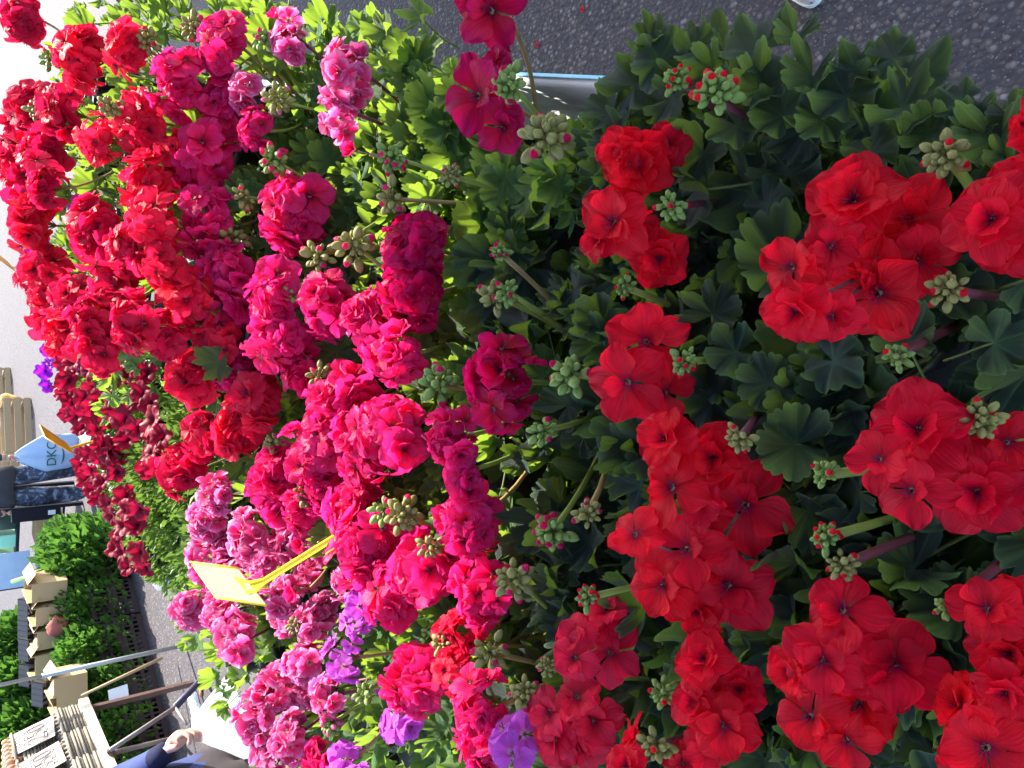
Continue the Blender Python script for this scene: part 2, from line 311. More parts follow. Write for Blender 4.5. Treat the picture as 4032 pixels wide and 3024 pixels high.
# ------------------------------------------------------------------ mesh helpers
class MB:
    def __init__(s): s.v = []; s.f = []; s.m = []; s.uv = []
    def add(s, p, uv=(0.5, 0.5)):
        s.v.append(tuple(p)); s.uv.append(uv); return len(s.v) - 1
    def face(s, idx, mi=0): s.f.append(tuple(idx)); s.m.append(mi)
    def tube(s, pts, rads, n=6, mi=0, cap=True):
        pts = [Vector(p) for p in pts]; prev = None; k = len(pts)
        if not hasattr(rads, '__len__'): rads = [rads] * k
        ref = None
        for i, p in enumerate(pts):
            t = (pts[min(i + 1, k - 1)] - pts[max(i - 1, 0)])
            t = t.normalized() if t.length > 1e-9 else Vector((0, 0, 1))
            if ref is None:
                ref = t.orthogonal().normalized()
            ref = (ref - t * ref.dot(t))
            ref = ref.normalized() if ref.length > 1e-6 else t.orthogonal().normalized()
            b = t.cross(ref)
            row = [s.add(p + (ref * cos(2 * pi * j / n) + b * sin(2 * pi * j / n)) * rads[i]) for j in range(n)]
            if prev:
                for j in range(n): s.face((prev[j], prev[(j + 1) % n], row[(j + 1) % n], row[j]), mi)
            elif cap: s.face(row[::-1], mi)
            prev = row
        if cap: s.face(prev, mi)
    def box(s, lo, hi, mi=0, M_=None):
        x0, y0, z0 = lo; x1, y1, z1 = hi
        c = [(x0, y0, z0), (x1, y0, z0), (x1, y1, z0), (x0, y1, z0), (x0, y0, z1), (x1, y0, z1), (x1, y1, z1), (x0, y1, z1)]
        if M_ is not None: c = [M_ @ Vector(q) for q in c]
        i = [s.add(q) for q in c]
        for q in ((0, 3, 2, 1), (4, 5, 6, 7), (0, 1, 5, 4), (1, 2, 6, 5), (2, 3, 7, 6), (3, 0, 4, 7)): s.face([i[k] for k in q], mi)
    def lathe(s, prof, n=10, mi=0, M_=None, mfun=None):
        prev = None
        for k, (r, z) in enumerate(prof):
            row = []
            for j in range(n):
                q = Vector((r * cos(2 * pi * j / n), r * sin(2 * pi * j / n), z))
                row.append(s.add(M_ @ q if M_ is not None else q, (k / (len(prof) - 1), j / n)))
            if prev:
                mm = mfun(k) if mfun else mi
                for j in range(n): s.face((prev[j], prev[(j + 1) % n], row[(j + 1) % n], row[j]), mm)
            prev = row
    def mesh(s, name, mats, smooth=True):
        me = bpy.data.meshes.new(name); me.from_pydata(s.v, [], s.f)
        for m in mats: me.materials.append(m)
        me.polygons.foreach_set('material_index', s.m)
        me.polygons.foreach_set('use_smooth', [smooth] * len(s.f))
        u = me.uv_layers.new(name='UVMap'); li = [0] * len(me.loops); me.loops.foreach_get('vertex_index', li)
        flat = []
        for i in li: flat.extend(s.uv[i])
        u.data.foreach_set('uv', flat)
        me.update(); return me

def obj(name, me, parent=None, mw=None):
    o = bpy.data.objects.new(name, me); COL.objects.link(o)
    if parent is not None:
        o.parent = parent
    if mw is not None: o.matrix_basis = mw      # parents carry only a translation: see child_mat
    return o
def empty(name, loc, label, cat, group=None):
    o = bpy.data.objects.new(name, None); COL.objects.link(o); o.location = loc; o.empty_display_size = 0.05
    o['label'] = label; o['category'] = cat
    if group: o['group'] = group
    return o
def tag(o, label, cat, group=None, kind=None):
    o['label'] = label; o['category'] = cat
    if group: o['group'] = group
    if kind: o['kind'] = kind
    return o
def struct(o): o['kind'] = 'structure'; return o
def T(v): return Matrix.Translation(Vector(v))
def frame(pos, zaxis, spin=0.0, scale=1.0):
    q = Vector(zaxis).normalized().to_track_quat('Z', 'Y')
    return T(pos) @ q.to_matrix().to_4x4() @ Matrix.Rotation(spin, 4, 'Z') @ Matrix.Diagonal((scale, scale, scale, 1))
def text_mesh(s, size, mat, depth=0.0005, outline=0.0):
    c = bpy.data.curves.new('t', 'FONT'); c.body = s; c.size = size; c.extrude = depth; c.align_x = 'CENTER'; c.align_y = 'CENTER'
    if outline > 0: c.extrude = 0.0; c.fill_mode = 'NONE'; c.bevel_depth = outline; c.bevel_resolution = 1
    t = bpy.data.objects.new('t', c); COL.objects.link(t)
    dg = bpy.context.evaluated_depsgraph_get(); dg.update()
    me = bpy.data.meshes.new_from_object(t.evaluated_get(dg)); me.materials.clear(); me.materials.append(mat)
    bpy.data.objects.remove(t); bpy.data.curves.remove(c); return me

# ------------------------------------------------------------------ the setting: ground and the display table
mb = MB(); S = 400
for (a, b) in ((-S, -S), (S, -S), (S, S), (-S, S)): mb.add((a, b, 0))
mb.face((0, 1, 2, 3)); struct(obj('ground', mb.mesh('ground', [M['asphalt']], False)))

ZT = 0.86
E1 = at_z(2150, 362, 0.93); E2 = at_z(3870, 482, 0.93)
tdir = Vector((E1.x - E2.x, E1.y - E2.y, 0)).normalized(); wdir = Vector((-tdir.y, tdir.x, 0))
def tb(t, w, z=0.0): return Vector((E2.x, E2.y, 0)) + tdir * t + wdir * w + Vector((0, 0, z))
TM = Matrix(((tdir.x, wdir.x, 0, E2.x), (tdir.y, wdir.y, 0, E2.y), (0, 0, 1, 0), (0, 0, 0, 1)))
tab = empty('display_table', tb(3, 1, 0), 'long board table with blue edge strip under the geranium pots', 'table')
tl = T(-tab.location)
for k, (w0, w1) in enumerate(((0.03, 0.66), (0.67, 1.31), (1.32, 1.96))):
    mb = MB(); mb.box((-0.75, w0, ZT - 0.03), (4.6, w1, ZT), 0, tl @ TM); obj('board', mb.mesh('board', [M['tabletop']], False), tab)
mb = MB(); mb.box((-0.75, 0.010, ZT - 0.06), (4.6, 0.027, ZT + 0.004), 0, tl @ TM); obj('edge_strip', mb.mesh('edge_strip', [M['blue']], False), tab)
for t_ in (-0.6, 1.2, 2.9, 4.5):
    for w_ in (0.12, 1.85):
        mb = MB(); mb.box((t_ - 0.025, w_ - 0.025, 0), (t_ + 0.025, w_ + 0.025, ZT - 0.03), 0, tl @ TM); obj('leg', mb.mesh('leg', [M['rust']], False), tab)
# rippled clear film hanging over the far left edge
mb = MB(); NU, NV = 60, 10; rr = random.Random(3)
ids = []
for i in range(NU + 1):
    t_ = lerp(2.6, 4.6, i / NU); row = []
    for j in range(NV + 1):
        s_ = j / NV
        w_ = lerp(1.80, 2.12, min(1, s_ * 1.6)); z_ = ZT + 0.02 - max(0, s_ - 0.55) * 0.5
        z_ += 0.018 * sin(t_ * 23 + s_ * 9) * sin(t_ * 7.3 + s_ * 4) + rr.uniform(-.007, .007); w_ += 0.015 * sin(t_ * 31 + s_ * 5)
        row.append(mb.add(TM @ Vector((t_, w_, z_ + 0.02))))
    ids.append(row)
for i in range(NU):
    for j in range(NV): mb.face((ids[i][j], ids[i + 1][j], ids[i + 1][j + 1], ids[i][j + 1]))
tag(obj('plastic_film', mb.mesh('plastic_film', [M['film']])), 'crumpled clear plastic film hanging over the table edge behind flowers', 'plastic film')

# ------------------------------------------------------------------ unseen awnings, added and shaped to shade the near end and right-hand lane
def awning(name, corners, h, label, posts):
    c = sum((Vector(q) for q in corners), Vector((0, 0))) / 4
    a = empty(name, (c.x, c.y, 0), label, 'awning')
    mb = MB(); n = 10; g = []
    A, B, C, D = [Vector((q[0] - c.x, q[1] - c.y)) for q in corners]
    for i in range(n + 1):
        row = []
        for j in range(n + 1):
            u, v = i / n, j / n
            p = (A * (1 - u) + B * u) * (1 - v) + (D * (1 - u) + C * u) * v
            row.append((p.x, p.y, h - 0.05 * sin(pi * u) * sin(pi * v)))
        g.append(row)
    top = [[mb.add(q) for q in r] for r in g]; bot = [[mb.add((q[0], q[1], q[2] - 0.012)) for q in r] for r in g]
    for i in range(n):
        for j in range(n):
            mb.face((top[i][j], top[i + 1][j], top[i + 1][j + 1], top[i][j + 1])); mb.face((bot[i][j], bot[i][j + 1], bot[i + 1][j + 1], bot[i + 1][j]))
    obj('canopy', mb.mesh('canopy', [M['canopy']]), a)
    for q in posts:
        q = Vector(q) - c
        mb = MB(); mb.tube([(q.x, q.y, 0), (q.x, q.y, h - 0.006)], 0.022, 8); obj('post', mb.mesh('post', [M['steel']]), a)
awning('added_near_awning', [(-0.75, 1.62), (1.85, 2.80), (3.35, 0.10), (0.75, -1.15)], 2.8, 'added unseen grey cloth awning shading the near end of the flower table', [(2.6, 1.4), (3.3, 0.15), (0.8, -1.1), (-0.45, -0.6)])
awning('added_lane_awning', [(2.2, 3.10), (5.2, 2.0), (8.0, 8.8), (3.6, 9.6)], 2.8, 'added unseen grey cloth awning shading the lane right of the flower table', [(4.2, 2.5), (5.1, 2.1), (7.9, 8.7), (5.3, 8.9)])

# ------------------------------------------------------------------ plant pieces (shared meshes)
def leaf_mesh(k, seed):
    r_ = random.Random(seed); mb = MB()
    lobes = 7 if k % 3 else 5
    span = radians(r_.uniform(150, 168)); na = 84; rings = [0.0, 0.22, 0.45, 0.66, 0.83, 0.94, 1.0]
    deep = r_.uniform(0.10, 0.20) + (0.18 if k % 4 == 1 else 0); cup = r_.uniform(-0.05, 0.55); fold = r_.uniform(0.1, 0.60) * (1 if k % 2 else 0.3)
    ruf = r_.uniform(0.14, 0.36); ph = r_.uniform(0, 6.28); ph2 = r_.uniform(0, 6.28); pl = r_.uniform(0.03, 0.07); bend = r_.uniform(-0.1, 0.35)
    lw = [r_.uniform(0.9, 1.1) for _ in range(lobes + 2)]
    cn = mb.add((0, 0, 0), (0, 0.5)); prev = None
    def pos(t, q):
        th = lerp(-span, span, q)             # 0 = tip direction +Y
        lp = q * lobes; fr = lp - math.floor(lp)
        li = min(int(lp), lobes - 1)
        notch = abs(2 * fr - 1) ** 4
        # the lobe length blends so edges stay closed
        lenf = lerp(lw[li], lerp(lw[li], lw[li + (1 if fr > .5 else -1)] if 0 <= li + (1 if fr > .5 else -1) < lobes else lw[li], 0.5), abs(2 * fr - 1))
        R = 0.5 * lenf * (1 - deep * notch * t ** 2) * (1 - 0.035 * t ** 4 + 0.075 * abs(sin(lobes * 3 * pi * q)) ** 0.7 * t ** 5)
        R *= 1.0 - 0.10 * abs(th / pi) + 0.05 * sin(2 * th + ph)
        r = R * t
        x, y = r * sin(th), r * cos(th)
        z = cup * r * r * 2.0 - pl * t * cos(2 * pi * lp) * 0.5 * (0.4 + t) + ruf * t ** 3 * 0.5 * sin(2 * pi * q * 5 + ph) + 0.045 * t ** 3 * sin(2 * pi * q * 11 + ph2)
        z += fold * abs(x) * 0.9 - bend * y * abs(y)
        return (x, y, z), (t, fr)
    for t in rings[1:]:
        row = []
        for a in range(na + 1):
            p, uv = pos(t, a / na); row.append(mb.add(p, uv))
        for a in range(na):
            if prev is None: mb.face((cn, row[a + 1], row[a]))
            else: mb.face((prev[a], prev[a + 1], row[a + 1], row[a]))
        prev = row
    mb.tube([(0, 0, -0.005), (0.0, -0.10, -0.22), (0.03, -0.30, -0.62), (0.05, -0.42, -1.1)], [0.022, 0.02, 0.022, 0.026], 5, 1)
    return mb.mesh('leaf', [M['leaf'], M['petiole']])
LEAVES = [leaf_mesh(k, 100 + k) for k in range(14)]
SUNLIT_LEAVES = []
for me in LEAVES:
    m2 = me.copy(); m2.materials[0] = M['leaf_sunlit']; SUNLIT_LEAVES.append(m2)

def petal(mb, az, el, L, W, r_, mi=0, cupc=0.3, curl=0.35, wave=0.06, base_r=0.03):
    """one petal rooted at the origin, pointing at azimuth az, raised el from the flat"""
    nu, nv = 6, 7; ph = r_.uniform(0, 6.28); tw = r_.uniform(-0.25, 0.25); rows = []
    notch = r_.uniform(0.0, 0.06); wv = r_.uniform(1.2, 2.4); asym = r_.uniform(-0.12, 0.12)
    ca, sa, ce, se = cos(az), sin(az), cos(el), sin(el)
    for i in range(nv + 1):
        t = i / nv
        if t <= 0.62: h = 0.16 + 0.84 * (lambda q: q * q * (3 - 2 * q))(t / 0.62)
        else: h = sqrt(max(0.0, 1 - ((t - 0.62) / 0.405) ** 2))
        row = []
        for j in range(nu + 1):
            s = j / nu * 2 - 1
            x = base_r + L * t * (1 - (0.10 + asym * s * 0.5) * s * s * t) - L * notch * (1 - abs(s)) * t ** 5
            y = W * 0.5 * h * s
            z = cupc * W * 0.5 * (s * s) * h * (0.4 + 0.6 * t) - curl * L * t * t * 0.5 + wave * L * t * t * sin(wv * pi * s + ph) + 0.02 * L * sin(7 * s + ph * 2) * t ** 3
            y2 = y * cos(tw * t) - z * sin(tw * t); z2 = y * sin(tw * t) + z * cos(tw * t)
            X_ = x * ce - z2 * se; Z_ = x * se + z2 * ce
            row.append(mb.add((X_ * ca - y2 * sa, X_ * sa + y2 * ca, Z_), (t, s * 0.5 + 0.5 + 3 * az)))
        if rows:
            pr = rows[-1]
            for j in range(nu): mb.face((pr[j], row[j], row[j + 1], pr[j + 1]), mi)
        rows.append(row)

def floret_mb(kind, seed):
    """diameter about 1, opening along +Z"""
    r_ = random.Random(seed); mb = MB()
    if kind == 'open':
        n = 5; a0 = r_.uniform(0, 6.28)
        for i in range(n):
            petal(mb, a0 + i * 2 * pi / n + r_.uniform(-.22, .22), r_.uniform(0.05, 0.62), r_.uniform(0.44, 0.58), r_.uniform(0.44, 0.58), r_, 0, r_.uniform(-.2, .5), r_.uniform(.15, .8), r_.uniform(.05, .11))
        for i in range(r_.choice((1, 2, 3))):
            petal(mb, a0 + r_.uniform(0, 6.28), r_.uniform(0.55, 1.0), r_.uniform(0.30, 0.42), r_.uniform(0.26, 0.38), r_, 0, .35, r_.uniform(.1, .6), .06)
    elif kind == 'double':
        a0 = r_.uniform(0, 6.28)
        for ring, (n, el, L, W) in enumerate(((5, 0.18, 0.50, 0.52), (4, 0.6, 0.42, 0.42), (3, 1.05, 0.32, 0.34))):
            for i in range(n):
                petal(mb, a0 + ring * 0.5 + i * 2 * pi / n + r_.uniform(-.2, .2), el + r_.uniform(-.15, .15), L * r_.uniform(.92, 1.08), W * r_.uniform(.9, 1.1), r_, 0, r_.uniform(.1, .5), r_.uniform(.1, .6), r_.uniform(.04, .09))
    elif kind == 'cup':
        a0 = r_.uniform(0, 6.28)
        for i in range(6):
            petal(mb, a0 + i * 2 * pi / 6 + r_.uniform(-.15, .15), r_.uniform(0.7, 1.05), r_.uniform(0.44, 0.52), r_.uniform(0.36, 0.44), r_, 0, .45, r_.uniform(-.1, .35), .05)
    else:   # zonal single: two upper, three lower petals
        for az, L, W in ((1.1, .50, .44), (2.05, .50, .44), (3.75, .48, .46), (4.7, .54, .52), (5.65, .48, .46)):
            petal(mb, az + r_.uniform(-.08, .08), r_.uniform(0.05, 0.3), L, W, r_, 0, r_.uniform(0, .25), r_.uniform(.1, .4), .04)
    # pistil and stamens
    for i in range(7):
        a = r_.uniform(0, 6.28); e = r_.uniform(0.05, 0.12)
        mb.tube([(0, 0, 0), (e * cos(a), e * sin(a), r_.uniform(0.12, 0.2))], [0.008, 0.006], 4, 1)
    # calyx
    mb.tube([(0, 0, 0.02), (0, 0, -0.08), (0, 0, -0.2)], [0.05, 0.045, 0.025], 6, 2)
    for i in range(5):
        a = i * 2 * pi / 5; 
        q = [(0.04 * cos(a - .5), 0.04 * sin(a - .5), -.06), (0.04 * cos(a + .5), 0.04 * sin(a + .5), -.06), (0.15 * cos(a), 0.15 * sin(a), -0.01)]
        mb.face([mb.add(p) for p in q], 2)
    return mb
KINDS = ['open', 'open', 'open', 'double', 'double', 'double', 'cup', 'single', 'open', 'double']
FLORET = {}
_fl = [floret_mb(k, 500 + i) for i, k in enumerate(KINDS)]
for vn, vm in VAR.items():
    FLORET[vn] = [f.mesh('floret', [vm, M['stamen'], M['petiole']]) for f in _fl]

def bud_cluster(seed, mat, tipmat, n=13, side=False):
    r_ = random.Random(seed); mb = MB()
    for i in range(n):
        z = 1 - 1.45 * (i + 0.5) / n; a = i * 2.4 + r_.uniform(-.3, .3); q = sqrt(max(0, 1 - z * z))
        d = Vector((q * cos(a), q * sin(a), z)); big = r_.random() ** 1.5
        Lp = r_.uniform(0.11, 0.20) + big * 0.07; L = lerp(0.15, 0.31, big); R = lerp(0.062, 0.105, big)
        mb.tube([(0, 0, 0), d * Lp * 0.6 + Vector((0, 0, 0.02)), d * Lp], [0.02, 0.018, 0.02], 4, 0)
        col = big > 0.5 and r_.random() < .4
        mf = (lambda k: 1 if (col and k >= 4) else 0)
        mb.lathe([(0.012, 0), (R * .75, L * .15), (R, L * .42), (R * .90, L * .68), (R * .58, L * .9), (0.006, L * 1.03)], 6, 0, frame(d * Lp, d), mf)
    for i in range(6):      # bracts under the umbel
        a = i * pi / 3 + r_.uniform(-.3, .3)
        q = [(0.03 * cos(a - .9), 0.03 * sin(a - .9), -.03), (.12 * cos(a - .3), .12 * sin(a - .3), -.06), (0.22 * cos(a), 0.22 * sin(a), -0.02), (.12 * cos(a + .3), .12 * sin(a + .3), -.06), (0.03 * cos(a + .9), 0.03 * sin(a + .9), -.03)]
        mb.face([mb.add(p) for p in q], 0)
    return mb.mesh('bud_cluster', [mat, tipmat])
BUDS = {}
for vn, vm in VAR.items():
    BUDS[vn] = [bud_cluster(900 + i, M['bud'] if i % 2 == 0 else M['bud_tan'], vm, 18 + 4 * (i % 3)) for i in range(4)]
pot_mb = MB()
pot_mb.lathe([(0.0, 0.002), (0.044, 0.002), (0.058, 0.105), (0.064, 0.105), (0.064, 0.12), (0.056, 0.12), (0.054, 0.10)], 14)
POT = pot_mb.mesh('pot', [M['pot']])
mb = MB(); mb.lathe([(0.055, 0.1), (0.02, 0.104), (0.0, 0.104)], 12); SOIL = mb.mesh('soil', [M['soil']])

# ------------------------------------------------------------------ what grows where (photo positions turned into places on the bed)
def zhead(x, y=2000):
    low = ipl(x, [(600, 1.15), (1200, 1.165), (1800, 1.18), (2300, 1.22), (3000, 1.275), (4032, 1.28)])
    tall = ipl(x, [(0, 1.46), (300, 1.44), (450, 1.40), (650, 1.31), (900, 1.21), (1200, 1.17)])      # the far rows stand on upturned crates
    return max(low, lerp(low, tall, ipl(y, [(1350, 1.0), (1750, 0.0)])))
SV = 4032 / 2212.0
# flower heads in the front rows, floret by floret: (x, y, size)
FRONT = [
 ('scarlet', [(1375, 355, 150), (1330, 325, 105), (1440, 310, 95)]),
 ('scarlet', [(1318, 480, 150), (1285, 515, 90), (1385, 505, 85), (1422, 560, 125)]),
 ('scarlet', [(1840, 425, 195), (1965, 470, 165), (1985, 560, 140), (1915, 535, 150), (1790, 530, 130), (1700, 580, 140), (1710, 680, 140), (1890, 640, 205), (1795, 690, 110)]),
 ('scarlet', [(2135, 470, 175), (2190, 525, 150), (2175, 400, 110)]),
 ('scarlet', [(1395, 735, 150), (1350, 830, 155), (1430, 850, 110)]),
 ('scarlet', [(1425, 945, 140), (1535, 990, 150), (1440, 1050, 150), (1605, 1090, 185), (1500, 1095, 110)]),
 ('scarlet', [(1365, 1150, 110), (1480, 1185, 150), (1425, 1265, 145), (1570, 1270, 175), (1500, 1325, 110)]),
 ('scarlet', [(1978, 920, 205), (1895, 990, 120), (1960, 1060, 140), (2105, 1065, 185), (2175, 960, 130), (2195, 1040, 110)]),
 ('red', [(1290, 1345, 95), (1235, 1375, 90), (1315, 1410, 125), (1235, 1425, 100)]),
 ('scarlet', [(1512, 1420, 120), (1490, 1520, 110), (1595, 1490, 110), (1560, 1570, 135), (1525, 1625, 100)]),
 ('scarlet', [(1812, 1310, 160), (1775, 1430, 150), (1930, 1430, 200), (1695, 1455, 110), (1745, 1555, 150), (1855, 1525, 150), (1825, 1610, 125)]),
 ('scarlet', [(2130, 1315, 140), (2175, 1420, 165), (2165, 1510, 130), (2205, 1300, 110)]),
 ('scarlet', [(2130, 1620, 175), (2200, 1590, 120), (2070, 1650, 90)]),
 ('scarlet', [(1470, 1655, 90), (1345, 1650, 95)]),
 ('red', [(1180, 1540, 110), (1240, 1505, 100), (1280, 1560, 120), (1190, 1600, 120), (1250, 1620, 110)]),
 ('scarlet', [(2208, 262, 55)]),
 ('magenta', [(1055, 22, 150), (1010, 0, 90)]),
 ('magenta', [(1030, 205, 150), (1062, 130, 80), (1085, 275, 110)]),
]
HEADS = [  # further rows: whole heads (x, y, size, variety)
 (35, 30, 95, 'crimson'), (160, 115, 120, 'red'), (262, 95, 95, 'red'), (470, 90, 110, 'hot'), (375, 175, 115, 'hot'), (475, 222, 115, 'hot'), (540, 275, 80, 'hot'),
 (620, 85, 100, 'pink'), (522, 200, 88, 'pink'), (745, 150, 125, 'pink'), (725, 235, 110, 'pink'),
 (290, 265, 120, 'red'), (210, 300, 90, 'red'), (120, 240, 110, 'crimson'), (50, 225, 100, 'crimson'), (30, 295, 110, 'crimson'), (90, 330, 100, 'crimson'), (30, 370, 100, 'crimson'), (85, 400, 90, 'crimson'),
 (425, 350, 140, 'hot'), (370, 330, 90, 'red'), (310, 405, 125, 'red'), (320, 480, 110, 'red'), (440, 480, 125, 'hot'), (625, 460, 150, 'hot'),
 (55, 480, 110, 'red'), (190, 500, 125, 'crimson'), (270, 540, 110, 'crimson'), (95, 590, 100, 'red'), (150, 640, 100, 'crimson'), (230, 640, 120, 'crimson'), (90, 665, 95, 'red'), (60, 600, 60, 'red'),
 (335, 570, 105, 'red'), (390, 640, 125, 'red'), (490, 590, 115, 'hot'), (480, 665, 110, 'hot'), (585, 650, 135, 'hot'), (585, 735, 120, 'hot'), (695, 655, 125, 'hot'),
 (880, 530, 150, 'magenta'), (870, 630, 140, 'magenta'), (800, 700, 140, 'hot'), (850, 760, 120, 'hot'), (285, 700, 110, 'crimson'), (205, 740, 105, 'crimson'), (350, 725, 100, 'crimson'),
 (130, 720, 90, 'red'), (180, 690, 100, 'crimson'), (410, 810, 120, 'red'), (500, 790, 110, 'hot'), (540, 860, 120, 'red'), (510, 925, 115, 'red'), (635, 805, 100, 'hot'), (460, 720, 100, 'red'),
 (740, 860, 150, 'hot'), (820, 930, 150, 'hot'), (700, 940, 140, 'hot'), (775, 990, 120, 'hot'), (650, 1000, 115, 'hot'), (580, 1050, 130, 'hot'), (1072, 825, 165, 'magenta'),
 (955, 945, 120, 'hot'), (990, 1015, 85, 'hot'), (755, 1105, 125, 'hot'), (800, 1180, 140, 'hot'), (900, 1240, 150, 'hot'), (1000, 1110, 140, 'hot'), (1030, 1290, 125, 'hot'),
 (760, 1210, 110, 'hot'), (835, 1295, 115, 'hot'), (690, 1065, 100, 'hot'), (640, 1110, 90, 'hot'),
 (434, 945, 95, 'crimson'), (380, 1015, 100, 'crimson'),
 (455, 1075, 95, 'pink'), (440, 1125, 85, 'pink'), (525, 1165, 110, 'pink'), (560, 1215, 95, 'pink'), (400, 1320, 85, 'pink'), (470, 1325, 100, 'pink'), (500, 1385, 110, 'pink'), (610, 1290, 95, 'pink'),
 (665, 1345, 95, 'pink'), (580, 1500, 110, 'pink'), (640, 1440, 100, 'pink'), (700, 1510, 95, 'pink'), (540, 1560, 95, 'pink'), (615, 1590, 100, 'pink'), (575, 1640, 90, 'pink'), (740, 1260, 90, 'pink'), (680, 1640, 80, 'hot'),
 (735, 1430, 95, 'violet'), (765, 1320, 70, 'violet'), (860, 1560, 95, 'violet'), (740, 1645, 70, 'violet'), (1105, 1610, 75, 'violet'),
 (885, 1475, 135, 'hot'), (985, 1380, 105, 'red'), (975, 1450, 90, 'red'), (1030, 1545, 145, 'hot'), (1030, 1625, 120, 'hot'),
]
SINGLES = [(765, 325, 60, 'hot'), (655, 1178, 55, 'hot'), (600, 40, 50, 'hot'), (640, 1275, 60, 'hot')]
BUDPX = [(1545, 205, 135, 'scarlet'), (1182, 300, 130, 'magenta'), (1105, 185, 110, 'magenta'), (1462, 170, 80, 'scarlet'), (2045, 335, 105, 'scarlet'), (1450, 445, 95, 'scarlet'), (1478, 780, 75, 'scarlet'),
 (1935, 770, 95, 'scarlet'), (2050, 625, 95, 'scarlet'), (1235, 810, 130, 'magenta'), (1175, 930, 100, 'magenta'), (1070, 640, 100, 'magenta'), (1080, 545, 60, 'magenta'), (975, 378, 60, 'hot'), (765, 530, 95, 'hot'),
 (690, 555, 85, 'hot'), (850, 340, 80, 'hot'), (850, 430, 85, 'hot'), (590, 345, 80, 'hot'), (530, 425, 65, 'hot'), (1785, 1025, 95, 'scarlet'), (1785, 1160, 95, 'scarlet'), (1820, 1220, 80, 'scarlet'),
 (1195, 1145, 110, 'magenta'), (1270, 1110, 75, 'magenta'), (1110, 1250, 115, 'hot'), (950, 830, 110, 'hot'), (1420, 1610, 95, 'scarlet'), (1135, 1500, 80, 'hot'), (2120, 905, 110, 'scarlet'), (1600, 945, 85, 'scarlet'),
 (2045, 1310, 75, 'scarlet'), (1180, 1440, 55, 'hot'), (870, 1110, 105, 'hot'), (660, 1070, 60, 'hot'), (590, 955, 60, 'hot'), (535, 830, 65, 'hot'), (500, 520, 85, 'hot'), (500, 60, 85, 'hot'), (320, 85, 75, 'red'),
 (570, 90, 60, 'hot'), (600, 215, 80, 'pink'), (420, 60, 70, 'hot'), (1095, 630, 80, 'magenta'), (1270, 1290, 65, 'scarlet'), (1435, 1500, 80, 'scarlet'), (630, 640, 70, 'hot'), (690, 810, 70, 'hot'), (960, 1390, 70, 'hot'), (640, 1350, 60, 'pink'),
 (520, 1130, 60, 'pink'), (790, 1500, 65, 'violet'), (1060, 1410, 90, 'hot'), (720, 1560, 70, 'pink'), (80, 240, 60, 'crimson'), (290, 750, 55, 'crimson'), (930, 1180, 80, 'hot'), (830, 1100, 85, 'hot'), (110, 130, 60, 'red'), (240, 230, 60, 'red'), (1350, 620, 60, 'scarlet')]
# extra heads low in the dense band so the colour closes up as in the photograph
rf = random.Random(21)
DENSE = [(150, 200), (560, 260), (740, 420), (900, 700), (1040, 800), (1000, 1250), (860, 1330), (640, 1150), (480, 880), (320, 780), (120, 700), (60, 420)]
EXTRA = []
tries = 0
while len(EXTRA) < 115 and tries < 6000:
    tries += 1
    x, y = rf.uniform(60, 1040), rf.uniform(200, 1330)
    if not inpoly(x, y, DENSE): continue
    s = ipl(x, [(60, 75), (1000, 120)])
    if min((x - a[0]) ** 2 + (y - a[1]) ** 2 for a in EXTRA) if EXTRA else 1e9 < (s * .6) ** 2: continue
    near = min(HEADS, key=lambda h: (h[0] - x) ** 2 + (h[1] - y) ** 2)
    dd = sqrt((near[0] - x) ** 2 + (near[1] - y) ** 2)
    if dd < s * 0.35 or dd > s * 1.6: continue
    v = near[3] if near[3] not in ('pink', 'violet') else 'hot'
    EXTRA.append((x, y, s * rf.uniform(.75, .95), v))

for _ in range(26):
    x, y = rf.uniform(430, 760), rf.uniform(1100, 1650)
    if x < 560 and (y > 1420 and x < 520): continue
    EXTRA.append((x, y, rf.uniform(70, 100), 'pink'))
# bed outline in the photograph (leaf area), used only to keep leaves inside the bed
BED = [(4200, 440), (3980, 450), (3850, 560), (3640, 400), (3480, 330), (3330, 350), (3200, 330), (2980, 230), (2860, 200), (2700, 230), (2560, 240), (2440, 380), (2360, 620), (2080, 640),
       (1960, 420), (1760, 230), (1560, 140), (1200, 90), (1000, 20), (500, -300), (-100, 200), (60, 800), (100, 1200), (250, 1500), (380, 1700), (470, 2150), (640, 2420), (830, 2700), (1000, 2960), (1000, 3300), (4200, 3300)]

PL = []           # plants
def get_plant(p, var, rad, cap):
    best = None
    for q in PL:
        if q['var'] != var or q['n'] >= cap: continue
        d = (Vector((p.x, p.y)) - q['xy']).length
        if d < rad and (best is None or d < best[0]): best = (d, q)
    if best: best[1]['n'] += 1; return best[1]
    j = Vector((random.uniform(-.03, .03), random.uniform(-.02, .05)))
    q = dict(var=var, xy=Vector((p.x, p.y)) + j, n=1, heads=[], buds=[], top=p.z, singles=[])
    PL.append(q); return q
for var, fl in FRONT:
    w = [s * s for _, _, s in fl]; cx = sum(a * b[0] for a, b in zip(w, fl)) / sum(w) * SV; cy = sum(a * b[1] for a, b in zip(w, fl)) / sum(w) * SV
    c = at_z(cx, cy, zhead(cx, cy) - 0.02)
    q = get_plant(c, var, 0.13, 3); q['heads'].append(('front', c, fl))
for (x, y, s, var) in HEADS:
    X_, Y_ = x * SV, y * SV; c = at_z(X_, Y_, zhead(X_, Y_) + random.uniform(-.02, .02))
    q = get_plant(c, var, 0.20, 5); q['heads'].append(('dome', c, s * SV))
for (x, y, s, var) in EXTRA:
    X_, Y_ = x * SV, y * SV; c = at_z(X_, Y_, zhead(X_, Y_) - random.uniform(.05, .08))
    q = get_plant(c, var, 0.24, 6); q['heads'].append(('dome', c, s * SV))
